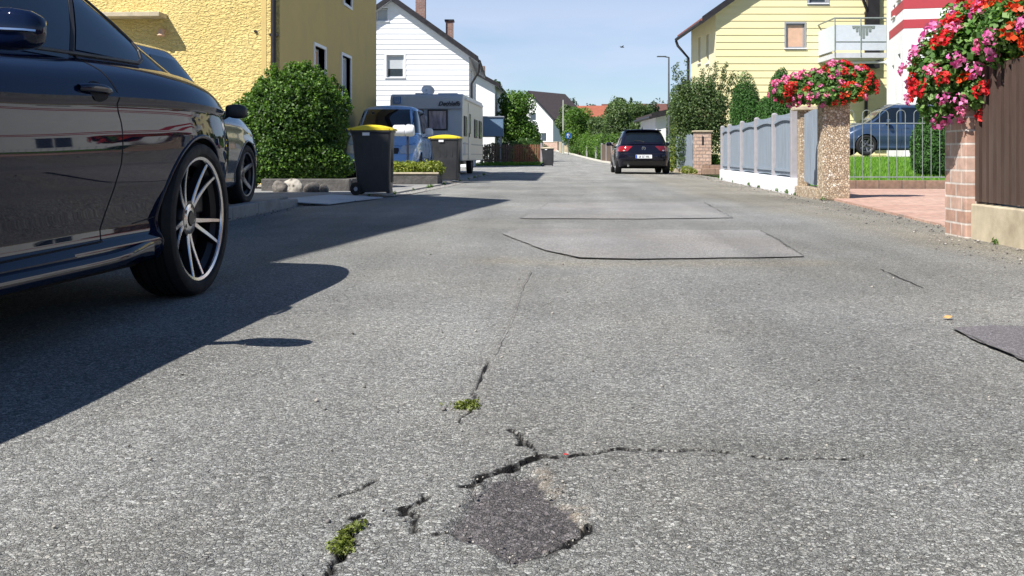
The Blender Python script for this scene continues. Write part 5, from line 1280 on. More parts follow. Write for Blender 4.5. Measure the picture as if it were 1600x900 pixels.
# ramp plates over the dropped kerb
for i, (ya, yb_, lab) in enumerate(((11.95, 12.85, 'pale flat ramp plate over the kerb, the nearer of the pair'), (12.9, 13.85, 'pale flat ramp plate over the kerb, the farther one by the tall bin'))):
    mb = MB(); k0 = float(np.interp(ya, [9.3, 12, 13.5, 15], [-3.14, -3.24, -3.0, -2.62])); k1 = float(np.interp(yb_, [9.3, 12, 13.5, 15], [-3.14, -3.24, -3.0, -2.62]))
    v = [(k0 + .38, ya, .014), (k1 + .38, yb_, .014), (k1 - .35, yb_, .052), (k0 - .35, ya, .052)]; v += [(p[0], p[1], p[2] - .012) for p in v]
    mb.add(v, [(0, 1, 2, 3), (7, 6, 5, 4), (0, 4, 5, 1), (1, 5, 6, 2), (2, 6, 7, 3), (3, 7, 4, 0)]); tag(mb.build('ramp_plate', M['slab']), lab, 'ramp', 'ramp plates at the dropped kerb')

# ---- grey picket fence on a white plinth
PA, PB = (3.66, 15.80), (4.02, 25.1)
r = empty('picket_fence', (*PA, 0), math.atan2(PB[1] - PA[1], PB[0] - PA[0]), 'blue grey picket fence with arched rails on a white plinth', 'fence')
LF = math.dist(PA, PB)
px_ = [1242, 1213, 1185, 1162, 1142, 1127]; xs_ = [math.dist(PA, on_line(p, PA, PB)) for p in px_]; xs_[0] = .06; xs_[-1] = LF
mb = MB(); mb.box((LF / 2, 0, .11), (LF + .1, .2, .27)); mb.build('plinth', M['plinth'], r, bevel=.01)
fp = None
for i, x in enumerate(xs_):
    if fp is None: m2 = MB(); m2.box((0, 0, .775), (.095, .10, 1.09)); m2.lathe([(.05, 0), (.04, .018), (0, .026)], 12, (0, 0, 1.32)); fp = q = m2.build('post', M['post_grey'], r, bevel=.008)
    else: q = copy_tree(fp, r)
    q.location = (x, .03, 0)
for a, b in zip(xs_[:-1], xs_[1:]):
    m3 = MB(); a += .065; b -= .065; w_ = b - a; n = max(6, int(w_ / .125)); m2 = MB(); st = w_ / n
    for k in range(n):
        xx = a + (k + .5) * st; tq = (xx - a) / w_ * 2 - 1; m2.box((xx, .012, .78), (st - .036, .018, 1.02 + .05 * tq * tq - .05 + .03)); 
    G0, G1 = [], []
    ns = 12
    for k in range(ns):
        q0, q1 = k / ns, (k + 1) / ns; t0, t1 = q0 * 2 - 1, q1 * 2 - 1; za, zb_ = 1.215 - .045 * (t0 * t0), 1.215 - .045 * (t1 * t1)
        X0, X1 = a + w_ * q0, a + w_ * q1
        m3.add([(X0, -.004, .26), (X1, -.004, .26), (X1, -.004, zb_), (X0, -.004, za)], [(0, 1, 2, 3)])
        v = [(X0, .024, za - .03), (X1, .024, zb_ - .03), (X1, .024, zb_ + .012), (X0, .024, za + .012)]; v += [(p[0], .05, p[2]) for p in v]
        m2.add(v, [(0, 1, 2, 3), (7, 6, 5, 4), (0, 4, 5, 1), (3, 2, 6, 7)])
    m2.box((a + w_ / 2, .036, .36), (w_, .022, .045)); pp = m2.build('picket_panel', M['fence_grey'], r); m3.build('gap_shade_sheet', M['panel_dark'], pp)  # dark sheet added so the picket gaps look shaded
# ---- gate posts, footgate, planters
mb = MB(); mb.box((0, .15, .69), (.37, .30, 1.40)); o = mb.build('gate_pillar', M['pebble'], bevel=.012); o.location = (3.725, 13.75, 0)
tag(o, 'thick pebbledash gate pillar carrying a box of geraniums', 'pillar')
r = empty('gate_post', (3.69, 15.45, 0), 0, 'slim pebbledash post with flat cap at the end of the picket fence', 'pillar')
mb = MB(); mb.box((0, 0, .64), (.15, .2, 1.30)); mb.build('shaft', M['pebble'], r, bevel=.01)
mb = MB(); mb.box((0, 0, 1.32), (.32, .34, .06)); mb.build('cap', M['concrete'], r, bevel=.012)
mb = MB(); mb.box((3.68, 14.72, .06), (.30, 1.3, .16)); tag(mb.build('gate_step', M['pebble'], bevel=.012), 'low stone step between the two pebbledash posts', 'step')
r = empty('garden_gate', (3.67, 14.12, 0), math.pi / 2, 'narrow blue grey slatted garden gate between pebbledash posts', 'gate')
mb = MB(); n = 9
for k in range(n): mb.box((.07 + k * .132, 0, .72), (.085, .02, 1.06 + .05 * math.cos((k - 4) * .6)))
mb.add([(.02, -.012, .25), (1.18, -.012, .25), (1.18, -.012, 1.08), (.02, -.012, 1.08)], [(0, 1, 2, 3)]); mb.build('slats', M['fence_grey'], r)
mb = MB(); mb.box((.6, -.025, .36), (1.18, .02, .05)); mb.box((.6, -.025, 1.06), (1.18, .02, .05)); mb.build('rail', M['fence_grey'], r); mb = MB(); mb.box((.1, .04, .85), (.03, .05, .12)); mb.build('latch', M['lead'], r)
# ---- railing with hooped tops, its kerb wall
x0, y0 = 4.95, 17.85; LG = 4.6
r = empty('hooped_railing', (x0, y0, 0), 0, 'thin galvanised railing with hooped tops in front of the lawn', 'railing')
mb = MB(); mb.box((LG / 2, .06, .06), (LG + .1, .16, .20)); mb.build('kerb_wall', M['rough_red'], r, bevel=.01)
m2 = MB(); sp = .149; n = int(LG / sp); zr1, zr2 = 1.17, .22
for k in range(n): m2.tube([(.05 + k * sp, .03, .17), (.05 + k * sp, .03, zr1)], .0065, 6)
m2.build('bars', M['gate_metal'], r)
m2 = MB(); m2.box((LG / 2, .03, zr1), (LG, .022, .016)); m2.box((LG / 2, .03, zr2), (LG, .022, .02)); m2.build('rail', M['gate_metal'], r)
hp0 = None
for k in range(0, n - 1, 2):
    xa = .05 + k * sp
    if hp0 is not None: q = copy_tree(hp0, r); q.location = (k * sp, 0, 0); continue
    m2 = MB(); m2.tube([(xa + sp / 2 - sp / 2 * math.cos(a), .03, zr1 + (.16 if a in (0, math.pi) else .16) * 1 + .075 * math.sin(a)) if 0 < a < math.pi else (xa + (0 if a <= 0 else sp), .03, zr1 + (.0 if a in (-1, 4) else .16)) for a in [-1] + [math.pi * i / 8 for i in range(9)] + [4]], .0065, 6); hp0 = m2.build('hoop', M['gate_metal'], r)
# ---- brick tiled pillar + brown fence
mb = MB(); mb.box((0, .2, .49), (.36, .40, 1.0)); o = mb.build('brick_pillar', M['brick_pillar'], bevel=.006); o.location = (3.11, 7.39, 0); tag(o, 'pillar faced with pale red brick tiles under the big geraniums', 'pillar')
r = empty('board_fence', (2.96, 7.38, 0), -math.pi / 2, 'tall dark brown profiled fence on a sandy concrete plinth', 'fence')
LW = 16.0
mb = MB(); mb.box((LW / 2, .10, .10), (LW, .20, .30)); mb.build('plinth', M['concrete'], r, bevel=.01)
pitch = .118; n = int(LW / pitch); mb = MB(); rg = random.Random(3)
for k in range(n): mb.box((.04 + k * pitch, .045 + rg.uniform(-.003, .003), .755), (.068, .028, .975))
mb.build('boards', M['fence_brown'], r)
mb = MB(); mb.box((LW / 2, .085, .75), (LW, .01, .96)); mb.build('gap_shade_sheet', M['lead'], r)  # dark sheet added to give the board gaps their shade
mb = MB()
for k in range(9): mb.box((.12 + k * 1.95, .14, .72), (.05, .05, 1.0))
mb.box((LW / 2, .12, .45), (LW, .03, .05)); mb.box((LW / 2, .12, 1.05), (LW, .03, .05)); mb.build('frame', M['lead'], r)
r['group'] = 'fences along the street'; del r['group']

# ---- geraniums
def flower_mesh(seed, mat, rad=.045):
    rg = np.random.default_rng(seed); n = 40; u = rg.normal(0, 1, (n, 3)); u /= np.linalg.norm(u, axis=1)[:, None]; u[:, 2] = np.abs(u[:, 2]) * 1.0 - .25
    P = u * rad * rg.uniform(.6, 1.2, (n, 1)) * np.array([1, 1, .8]); V, Fq, rr, cc = leaves(P, u, rad * .33, rg.random(n), .8, .6, .2, rg)
    o = np_mesh('flower_head', V, Fq, mat, None, {'rnd': ('FACE', rr), 'clump': ('FACE', cc)}); return o
protos = {k: flower_mesh(i + 40, M[k]) for i, k in enumerate(('fl_red', 'fl_scarlet', 'fl_pink', 'fl_magenta'))}
used = set()
def geraniums(label, loc, blobs, nleaf, heads, lsize, box, seed, scale=1.0, pick=None):
    root = empty('geranium_box', loc, 0, label, 'flower box', 'geranium boxes on the gate pillars')
    mb = MB(); mb.box((0, 0, box[2] / 2), box); mb.build('trough', M['bark'], root, bevel=.015)
    crown('foliage', blobs, nleaf, lsize, M['leaf_geranium'], root, seed=seed, aspect=.8, jit=.7, inner=.35, amp=.35, up=.5)
    rg = np.random.default_rng(seed); view = np.array([-.45, -.8, .25]); i = 0; tries = 0; pts = []; mbst = MB()
    while i < heads and tries < 6000:
        tries += 1; c, rr = blobs[rg.integers(len(blobs))]; u = rg.normal(0, 1, 3); u /= np.linalg.norm(u)
        if u @ view < -.05: continue
        p = np.array(c) + u * np.array(rr) * rg.uniform(1.0, 1.2)
        if any((((p - np.array(c2)) / np.array(r2)) ** 2).sum() < .86 for c2, r2 in blobs): continue
        if any(np.linalg.norm(p - q) < .075 * scale for q in pts): continue
        pts.append(p); k = pick(p, rg); src = protos[k]
        o = src if k not in used else src.copy()
        if k in used: COL.objects.link(o)
        used.add(k); o.parent = root; o.location = p; s = rg.uniform(.75, 1.25) * scale; o.scale = (s, s, s * .85)
        nn = Vector(u + np.array([0, 0, .5])); o.rotation_euler = nn.to_track_quat('Z', 'Y').to_euler(); i += 1
    return root
def pick_near(p, rg):
    if p[0] < -.25 and p[2] < .75: return rg.choice(['fl_magenta', 'fl_pink', 'fl_magenta', 'fl_red'])
    return rg.choice(['fl_red', 'fl_scarlet', 'fl_pink', 'fl_magenta', 'fl_scarlet', 'fl_red'])
def pick_far(p, rg):
    return rg.choice(['fl_scarlet', 'fl_red', 'fl_pink']) if p[0] > .1 else rg.choice(['fl_pink', 'fl_magenta', 'fl_pink', 'fl_red'])
geraniums('huge bush of red and pink geraniums spilling over the brown fence', (3.11, 7.56, .985),
    [((-.02, 0, .32), (.44, .34, .30)), ((-.30, -.02, .17), (.22, .24, .30)), ((.28, -.22, .52), (.42, .38, .32)), ((.05, .05, .52), (.30, .28, .26)), ((.55, -.35, .55), (.34, .38, .36)), ((.0, -.62, .50), (.26, .34, .24)), ((.02, -.18, .10), (.24, .22, .2)), ((.10, -1.05, .50), (.25, .36, .28))], 24000, 96, .025, (.30, .5, .14), 51, 1.36, pick_near)
geraniums('trailing pink and red geraniums on the thick pebbledash pillar', (3.68, 13.85, 1.39),
    [((0, 0, .20), (.48, .26, .20)), ((-.42, 0, .12), (.32, .22, .20)), ((.36, 0, .20), (.26, .22, .22)), ((-.62, 0, .10), (.2, .18, .14)), ((.1, 0, .32), (.3, .2, .16)), ((-.1, -.16, .02), (.38, .14, .13)), ((.22, -.2, .06), (.22, .12, .12))], 9500, 76, .036, (.34, .5, .12), 52, 1.08, pick_far)
# ---- sandstone pillar, far slat fence, step
x0, y0 = at(1086, 32.2); x1, _ = at(1111, 32.2); x0c = (x0 + x1) / 2
r = empty('sandstone_pillar', (x0c, y0 + .2, 0), YAW, 'reddish sandstone block pillar with flat cap and letter slot', 'pillar')
hp = zz(205, 32.2)
mb = MB(); mb.box((0, 0, hp / 2 - .02), (x1 - x0, .42, hp)); mb.build('shaft', M['sandstone'], r, bevel=.012)
mb = MB(); mb.box((0, 0, hp + .0), (x1 - x0 + .08, .5, .05)); mb.build('cap', M['concrete'], r, bevel=.01)
mb = MB(); mb.box((-.02, -.212, zz(220, 32.2)), (.06, .01, .28)); mb.build('slot', M['lead'], r)
x, y = at(1112, 31.4); mb = MB(); mb.box((x, y, .09), (.62, .5, .2)); mb.box((x + .1, y + .45, .20), (.62, .4, .2)); tag(mb.build('stone_step', M['rough_red'], bevel=.015), 'brown stone steps beside the sandstone pillar', 'step')
r = empty('slat_fence', (x0 - .02, y0 + .45, 0), R(92), 'weathered grey slat fence running back from the sandstone pillar', 'fence')
mb = MB()
for k in range(34): mb.box((.1 + k * .17, 0, .70 + .02 * (k % 3)), (.10, .025, 1.15))
mb.build('slats', M['fence_grey'], r); mb = MB(); mb.box((2.9, -.03, .4), (5.8, .04, .08)); mb.box((2.9, -.03, 1.05), (5.8, .04, .08)); mb.build('rail', M['post_grey'], r)
mb = MB(); mb.box((2.9, 0, .06), (5.8, .2, .14)); mb.build('plinth', M['concrete'], r)

# ---- brown picket fence at the side street
x0, y0 = at(752, 60); x1, y1 = at(846, 60); z0 = float(zt(60)); w_ = x1 - x0
def pfence(name, p0, p1, z, h, mats, label, split=None, slat=.1, gap=.035, posts=2.0, light=None):
    L = math.dist(p0, p1); r = empty(name, (*p0, z), math.atan2(p1[1] - p0[1], p1[0] - p0[0]), label, 'fence')
    split = split if split is not None else L
    for (a, b, mt) in ((0, split, mats[0]), (split, L, mats[-1])):
        if b - a < .1: continue
        m2 = MB(); n = int((b - a) / (slat + gap)); rg = random.Random(int(L * 10))
        for k in range(n): m2.box((a + (k + .5) * (b - a) / n, 0, h / 2 + rg.uniform(-.012, .012)), (slat, .02, h - .06))
        m2.build('slats', M[mt], r); m2 = MB(); m2.box(((a + b) / 2, .03, .28), (b - a, .03, .08)); m2.box(((a + b) / 2, .03, h - .22), (b - a, .03, .08)); m2.build('rail', M[mt], r)
    f = None; n = max(1, int(L / posts))
    for k in range(n + 1):
        if f is None: m2 = MB(); m2.box((0, 0, h / 2 + .03), (.12, .12, h + .08)); f = q = m2.build('post', M[light or mats[0]], r, bevel=.01)
        else: q = copy_tree(f, r)
        q.location = (k * L / n, .02, 0)
    return r
pfence('picket_fence', (x0, y0), (x1, y1), z0, zz(225, 60) - z0, ('wood_grey', 'wood_red'), 'brown wooden picket fence across the side street, right half redder', split=w_ * .52, light='post_grey')
pfence('picket_fence', (2.75, 71.5), (4.0, 60), float(zt(64)), 1.35, ('wood_grey', 'wood_red'), 'brown board fence seen just left of the dark hatchback', split=6, light='post_grey')
# grass verge before it
crown('verge_grass', [((x0 + w_ * f, y0 - .7, .1), (.55, .4, .13)) for f in (.05, .2, .35, .5, .65, .8, .95)], 3000, .05, M['grass'], None, seed=61, aspect=.25, jit=1, inner=.1)
tag(bpy.data.objects['verge_grass'], 'strip of rough grass at the foot of the brown picket fence', 'grass', kind='stuff')
# blue grey carport behind
x0, y0 = at(754, 63); x1, y1 = at(786, 63); r = empty('carport', (x0, y0, z0), YAW, 'blue grey flat roofed carport behind the brown picket fence', 'carport')
w_ = x1 - x0; mb = MB(); za, zb_ = zz(213, 63) - z0, zz(183, 63) - z0
mb.box(((w_ - 3) / 2, 1.5, (za + zb_) / 2), (w_ + 3, 3, zb_ - za)); mb.build('fascia', M['panel_blue'], r, bevel=.01)
mb = MB(); mb.box(((w_ - 3) / 2, 1.5, zb_ + .03), (w_ + 3.15, 3.15, .06)); mb.box((w_ + .01, 1.5, (za + zb_) / 2), (.03, 2.9, zb_ - za + .02)); mb.build('roof_edge', M['frame_grey'], r)
mb = MB()
for u in (-2.8, w_ - .15): 
    for v in (.15, 2.8): mb.box((u, v, za / 2), (.12, .12, za))
mb.build('posts', M['frame_grey'], r)

# ---- lamp, poles, sign, far walls
x, y = at(1045, 45); zt_ = zz(89, 45)
r = empty('street_lamp', (x, y, 0), YAW, 'slim grey street lamp with short arm above the climbing plants', 'street lamp')
mb = MB(); mb.tube([(0, 0, -.1), (0, 0, 2), (0, 0, zt_)], [.06, .05, .035], 10); mb.tube([(0, 0, zt_ - .02), (-.25, 0, zt_ + .02)], .025, 8); mb.build('pole', M['lamp_pole'], r, smooth=40)
mb = MB(); mb.box((-.33, 0, zt_ + .02), (.42, .16, .05)); mb.build('lamp_head', M['lamp_pole'], r, bevel=.02)
x, y = at(880, 104); g0 = float(zt(104)); mb = MB(); mb.tube([(x, y, g0 - .1), (x, y, zz(156, 104))], [.09, .055], 8); tag(mb.build('utility_pole', M['pole_pale'], smooth=40), 'thin pale pole rising above the blue sign', 'pole')
x, y = at(888, 98); g0 = float(zt(98)); r = empty('road_sign', (x, y, g0), YAW, 'round blue road sign near the bend', 'road sign')
zs_ = zz(212, 98) - g0; mb = MB(); mb.tube([(0, .03, 0), (0, .03, zs_)], .035, 8); mb.build('post', M['lamp_pole'], r)
mb = MB(); mb.lathe([(0, 0), (.32, 0), (.32, .02), (0, .02)], 28, (0, -.03, zs_), axis='y'); q = mb.build('disc', M['sign_blue'], r)
mb = MB(); mb.tube([(-.02, -.045, zs_ - .2), (-.02, -.045, zs_ + .12)], .035, 6); mb.tube([(.12, -.045, zs_ + .02), (-.02, -.045, zs_ + .2), (-.14, -.045, zs_ + .02)], .03, 6); mb.build('sign_mark', M['plate'], q)
xa, ya = at(835, 118); xb, yb_ = at(872, 114); g0 = float(zt(116)) - .1
r = empty('garden_wall', (xa, ya, g0), math.atan2(yb_ - ya, xb - xa), 'low reddish garden wall at the far bend of the street', 'wall'); Lw = math.hypot(xb - xa, yb_ - ya)
mb = MB(); mb.box((Lw / 2, 0, .55), (Lw, .2, 1.1)); mb.build('wall_face', M['sandstone'], r); mb = MB(); mb.box((Lw / 2, 0, 1.12), (Lw + .1, .28, .06)); mb.build('coping', M['concrete'], r)
xa, ya = at(874, 108); g0 = float(zt(108)); r = empty('garden_pillars', (xa, ya, g0), YAW, 'pair of yellowish garden posts beside the pale pole', 'wall')
mb = MB(); mb.box((.1, 0, .6), (.3, .3, 1.2)); mb.box((.9, 0, .6), (.3, .3, 1.2)); mb.box((.5, .05, .4), (.6, .1, .8)); mb.build('posts', M['concrete'], r)
# pale kerb and little posts on the right of the far street
mb = MB(); L = []
for yv in np.arange(58, 118, 2.): L.append([(XR(yv) - .05, yv, zt(yv) + .10), (XR(yv) + .16, yv, zt(yv) + .10)])
mb.grid(L); mb.grid([[(p[0][0], p[0][1], p[0][2] - .12), p[0]] for p in L]); tag(mb.build('far_kerb', pm('pale kerb', (.6, .58, .5), .9)), kind='structure')
fpst = None
for yv, lab in ((72, 'small pale fence post standing nearest the board fence'), (79, 'small pale fence post in the middle of the bright hedge'), (88, 'small pale fence post at the far end of the bright hedge')):
    mb = MB(); mb.box((0, 0, .5), (.14, .14, 1.1)); mb.box((0, 0, 1.07), (.18, .18, .05)); o = mb.build('fence_post', M['post_grey'], bevel=.01); o.location = (XR(yv) + .28, yv, float(zt(yv))); tag(o, lab, 'post', 'pale posts along the bright hedge')

# ============================================================ trees, hedges, small plants
def hedge(name, label, cat, blobs, n, size, mat, seed, z0=0, core=True, group=None, stems=True, aspect=.55, inner=.6, amp=.22, jit=.65, base=None):
    bx_ = base or (blobs[0][0][0], blobs[0][0][1])
    r = empty(name, (bx_[0], bx_[1], z0), 0, label, cat, group)
    bl = [((c[0] - bx_[0], c[1] - bx_[1], c[2] - z0), rr) for c, rr in blobs]
    crown('foliage', bl, n, size, M[mat], r, seed=seed, aspect=aspect, jit=jit, inner=inner, amp=amp, zmin=.03)
    if stems:
        mb = MB(); rg = random.Random(seed); b0 = bl[0]
        for k in range(7):
            a = k * .9; tx, ty = b0[0][0] + b0[1][0] * .55 * math.cos(a), b0[0][1] + b0[1][1] * .55 * math.sin(a)
            branches(mb, (b0[0][0] + .12 * math.cos(a), b0[0][1] + .12 * math.sin(a), 0), [(tx, ty, b0[0][2] + b0[1][2] * rg.uniform(0, .6))], .03, seed + k)
        mb.build('stems', M['bark'], r)
    return r
d = 17.6; hx, hy = at(462, d)
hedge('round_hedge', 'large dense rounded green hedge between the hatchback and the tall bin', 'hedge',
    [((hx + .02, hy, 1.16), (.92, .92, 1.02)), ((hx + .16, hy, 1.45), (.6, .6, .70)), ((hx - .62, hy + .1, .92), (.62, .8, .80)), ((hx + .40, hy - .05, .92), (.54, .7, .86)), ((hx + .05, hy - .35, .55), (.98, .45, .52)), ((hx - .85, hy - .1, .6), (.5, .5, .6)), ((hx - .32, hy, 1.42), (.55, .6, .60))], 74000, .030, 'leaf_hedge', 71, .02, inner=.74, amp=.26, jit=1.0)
hr = [o for o in bpy.data.objects if o.get('label', '').startswith('large dense rounded')][0]; rg_h = np.random.default_rng(17); hb = []
for k in range(90):
    a, e = rg_h.uniform(0, 6.28), rg_h.uniform(.05, 1.35); rr = rg_h.uniform(.98, 1.06); hb.append(((.02 + .95 * rr * math.cos(a) * math.cos(e), .92 * rr * math.sin(a) * math.cos(e), 1.15 + 1.03 * rr * math.sin(e)), (rg_h.uniform(.03, .07), rg_h.uniform(.03, .07), rg_h.uniform(.05, .12))))
crown('shoots', hb, 2600, .030, M['leaf_fresh'], hr, seed=171, jit=1., inner=.05, up=.6)
def tree(label, px, d, top, wpx, kind='leaf_hedge', n=9000, size=.09, seed=1, trunk=.12, low=.25, lab='tree', rough_=1.0, name='tree', hw=None, group='trees beyond the street', shape='round'):
    x, y = at(px, d); g0 = float(zt(y)); H_ = zz(top, d) - g0; w_ = wpx * d / F / 2; rg = np.random.default_rng(seed); bl = []
    if shape == 'round':
        for k in range(9):
            a = k * 2.4 + rg.uniform(0, .6); f = rg.uniform(.25, .62); zc = H_ * (low + .12 + (1 - low - .22) * rg.random()); rr = w_ * rg.uniform(.42, .62)
            bl.append(((w_ * f * math.cos(a), w_ * f * math.sin(a), zc), (rr, rr, min(rr, H_ * .26))))
        bl.append(((0, 0, H_ * .80), (w_ * .55, w_ * .55, H_ * .20))); bl.append(((0, 0, H_ * .52), (w_ * .8, w_ * .8, H_ * .28)))
    else:
        for k in range(7): f = k / 7; bl.append(((0, 0, H_ * (.12 + .84 * f)), (w_ * (1 - f * .85), w_ * (1 - f * .85), H_ * .13)))
    r = empty(name, (x, y, g0), 0, label, lab, group)
    crown('crown', bl, n, size, M[kind], r, seed=seed, jit=.8, inner=.35, amp=.4 * rough_, zmin=.05)
    mb = MB(); mb.tube([(0, 0, -.1), (.03, 0, H_ * .3), (0, .02, H_ * .75)], [trunk, trunk * .75, trunk * .25], 8)
    branches(mb, (0, 0, H_ * .28), [b[0] for b in bl[:7]], trunk * .5, seed, .1); mb.build('trunk', M['bark'], r, smooth=50)
    return r
tree('broad bright green tree behind the carport and brown fence', 803, 72, 148, 84, 'leaf_fresh', 16000, .085, 81, low=.1)
tree('dark small tree left of the white gabled house', 834, 96, 190, 30, 'leaf_dark', 4000, .09, 82, low=.05)
tree('tall dark tree just right of the white gabled house', 886, 118, 160, 34, 'leaf_grey', 9000, .12, 83, low=.05)
tree('grey green tree behind the pale pole', 902, 130, 172, 40, 'leaf_grey', 8000, .12, 84, low=.05)
tree('bright yellow green tree left of the orange roof', 905, 101, 170, 52, 'leaf_fresh', 9000, .10, 85, low=.1)
tree('grey green bushy tree below the orange roof', 938, 90, 184, 46, 'leaf_grey', 8500, .09, 86, low=.05)
tree('big grey green fruit tree left above the dark hatchback', 968, 76, 161, 64, 'leaf_grey', 15000, .08, 87, low=.15)
tree('big grey green fruit tree right above the dark hatchback', 1006, 68, 162, 60, 'leaf_grey', 14000, .08, 88, low=.1)
tree('low dark shrub beside the white garage', 1018, 60, 196, 40, 'leaf_dark', 7000, .07, 89, low=.02, lab='shrub', name='shrub')
tree('dark shrub filling the gap left of the hatchback', 955, 74, 214, 46, 'leaf_dark', 7000, .07, 90, low=.02, lab='shrub', name='shrub')
tree('dark tree rising behind the steep red roof', 772, 98, 122, 30, 'leaf_dark', 6000, .12, 91, low=.3)
tree('pointed dark conifer on the skyline above the fruit trees', 986, 190, 150, 14, 'leaf_far', 1800, .25, 92, shape='cone', name='conifer')
tree('pointed dark conifer on the skyline near the pale pole', 896, 180, 151, 14, 'leaf_far', 1800, .25, 93, shape='cone', name='conifer')
tree('dark round tree on the skyline between the pale roofs', 966, 185, 151, 30, 'leaf_far', 2600, .25, 94)
tree('tree on the skyline at the right end of the brown roof', 1020, 170, 158, 40, 'leaf_far', 3000, .25, 95)
# low dark shrubs under the green tree
x, y = at(815, 66); hedge('shrub', 'low dark shrub behind the brown picket fence', 'shrub', [((x, y, .9), (1.9, .8, .75)), ((x - 1.6, y, .75), (1.2, .7, .7))], 6000, .07, 'leaf_dark', 101, 0)
# bright hedge on the right edge of the far street
bl = [((XR(yv) + 1.4 + .2 * math.sin(yv), yv, float(zt(yv)) + 1.0), (1.15, 1.9, 1.25 + .15 * math.sin(yv * 1.7))) for yv in np.arange(73, 108, 2.9)]
hedge('long_hedge', 'long bright green hedge along the right edge of the far street', 'hedge', bl, 26000, .07, 'leaf_fresh', 102, .1, stems=False)
bl = [((XL(yv) - 1.2, yv, float(zt(yv)) + .8), (.9, 1.9, .9)) for yv in np.arange(64, 100, 3.1)]
hedge('long_hedge', 'dark hedge along the left edge of the far street behind the small bin', 'hedge', bl, 9000, .08, 'leaf_dark', 103, .1, stems=False)
# thujas
for px, d, top, wd, lab, sd in ((1165, 28.5, 116, 56, 'slim dark thuja with rounded top, the left one behind the picket fence', 111), (1219, 24.5, 102, 50, 'thuja rising directly behind the farther geraniums', 112), (1453, 21.0, 176, 58, 'dark thuja bush behind the hooped railing beside the brick pillar', 113), (1197, 27, 150, 36, 'lower thuja filling the gap behind the picket fence', 114)):
    x, y = at(px, d); g0 = float(lawn_z(np.array(x), np.array(y))) - .05; H_ = zz(top, d) - g0; w_ = wd * d / F / 2
    hedge('thuja', lab, 'thuja', [((x, y, g0 + H_ * .45), (w_, w_, H_ * .47)), ((x, y, g0 + H_ * .62), (w_ * .85, w_ * .85, H_ * .38)), ((x, y, g0 + H_ * .25), (w_ * .98, w_ * .98, H_ * .27))], 34000, .042, 'leaf_thuja', sd, g0, aspect=.24, inner=.35, amp=.14, stems=True, jit=.9, group='thujas in the right gardens')
# big loose shrub + climbing plants on the right
x, y = at(1096, 34.5)
hedge('large_shrub', 'large loose mid green shrub behind the sandstone pillar', 'shrub', [((x, y, 1.9), (1.0, .9, 1.0)), ((x - .45, y, 1.3), (.75, .8, 1.1)), ((x + .4, y, 1.3), (.72, .8, 1.2)), ((x - .1, y, 2.75), (.72, .6, .55)), ((x + .55, y - .1, 2.4), (.45, .5, .5)), ((x - .75, y, 2.2), (.42, .5, .5))], 19000, .042, 'leaf_grey', 121, 0, inner=.3, amp=.5, jit=1.0)
rt = [o for o in bpy.data.objects if o.get('label', '').startswith('large loose mid green')][0]
mb = MB(); rg = random.Random(9); tips = []
for k in range(44):
    a = rg.uniform(-1, 1); tp = (a * 1.25 + .05, rg.uniform(-.4, .4), 2.9 + rg.uniform(0, 1.25) * (1 - .35 * abs(a))); tips.append(tp)
    mb.tube([(a * .3, 0, 1.8), (a * .75, 0, 2.5), tp], [.012, .008, .003], 5)
mb.build('shoots', M['bark'], rt)
crown('shoot_leaves', [((t[0] * (.78 + .22 * q), t[1] * q, 2.45 + (t[2] - 2.45) * q), (.10, .10, .14)) for t in tips for q in (.45, .72, .95)], 3600, .035, M['leaf_grey'], rt, seed=122, jit=1., inner=.05)
x, y = at(1062, 36.5)
hedge('climbing_plant', 'yellow green climbing plant between the hatchback and the large shrub', 'shrub', [((x, y, .9), (.40, .5, .95)), ((x + .15, y, 1.7), (.32, .4, .6)), ((x - .1, y, .4), (.45, .5, .45))], 9000, .045, 'leaf_yellow', 123, 0, inner=.3, amp=.4, jit=.9)
x, y = at(1050, 47); hedge('shrub', 'fresh green shrub against the white garage wall', 'shrub', [((x + .5, y, 2.4), (.8, .7, 1.6)), ((x + .7, y, 1.1), (.8, .7, 1.1))], 9000, .055, 'leaf_grey', 124, 0)
x, y = at(1074, 31.6); hedge('weed_clump', 'yellow green weeds at the foot of the sandstone pillar', 'weeds', [((x, y, .12), (.22, .2, .16)), ((x + .2, y, .08), (.12, .15, .1))], 900, .035, 'leaf_yellow', 125, 0, stems=False, aspect=.3)
x, y = at(1116, 32.3); hedge('low_plant', 'small green plant on the steps beside the sandstone pillar', 'plant', [((x, y + .3, .42), (.25, .25, .22))], 900, .04, 'leaf_fresh', 126, 0, stems=False)
x, y = at(1400, 29.5)
# yard hedge behind the brown fence (nearer than the picture edge, mirrored in the car paint)
hedge('yard_hedge', 'dark clipped hedge behind the brown fence, outside the picture on the right', 'hedge', [((4.4, yy_, .85), (.6, 1.3, .85)) for yy_ in np.arange(-8, 6, 1.9)], 16000, .05, 'leaf_dark', 127, 0, stems=False, base=(4.4, 0))
# woodland on the skyline
rg = np.random.default_rng(8); bl = []
for k in range(60):
    xx = -70 + 190 * k / 60 + rg.uniform(-1, 1); yv = 330 + rg.uniform(-25, 25); hh = rg.uniform(4.5, 8.5); bl.append(((xx, yv, float(zt(yv)) + hh * .55), (rg.uniform(2.6, 4), 3, hh * .6)))
o = crown('woodland', bl, 26000, .45, M['leaf_far'], None, seed=130, jit=.9, inner=.3, amp=.4); tag(o, 'dark woodland closing the skyline behind the roofs', 'woodland', kind='stuff')

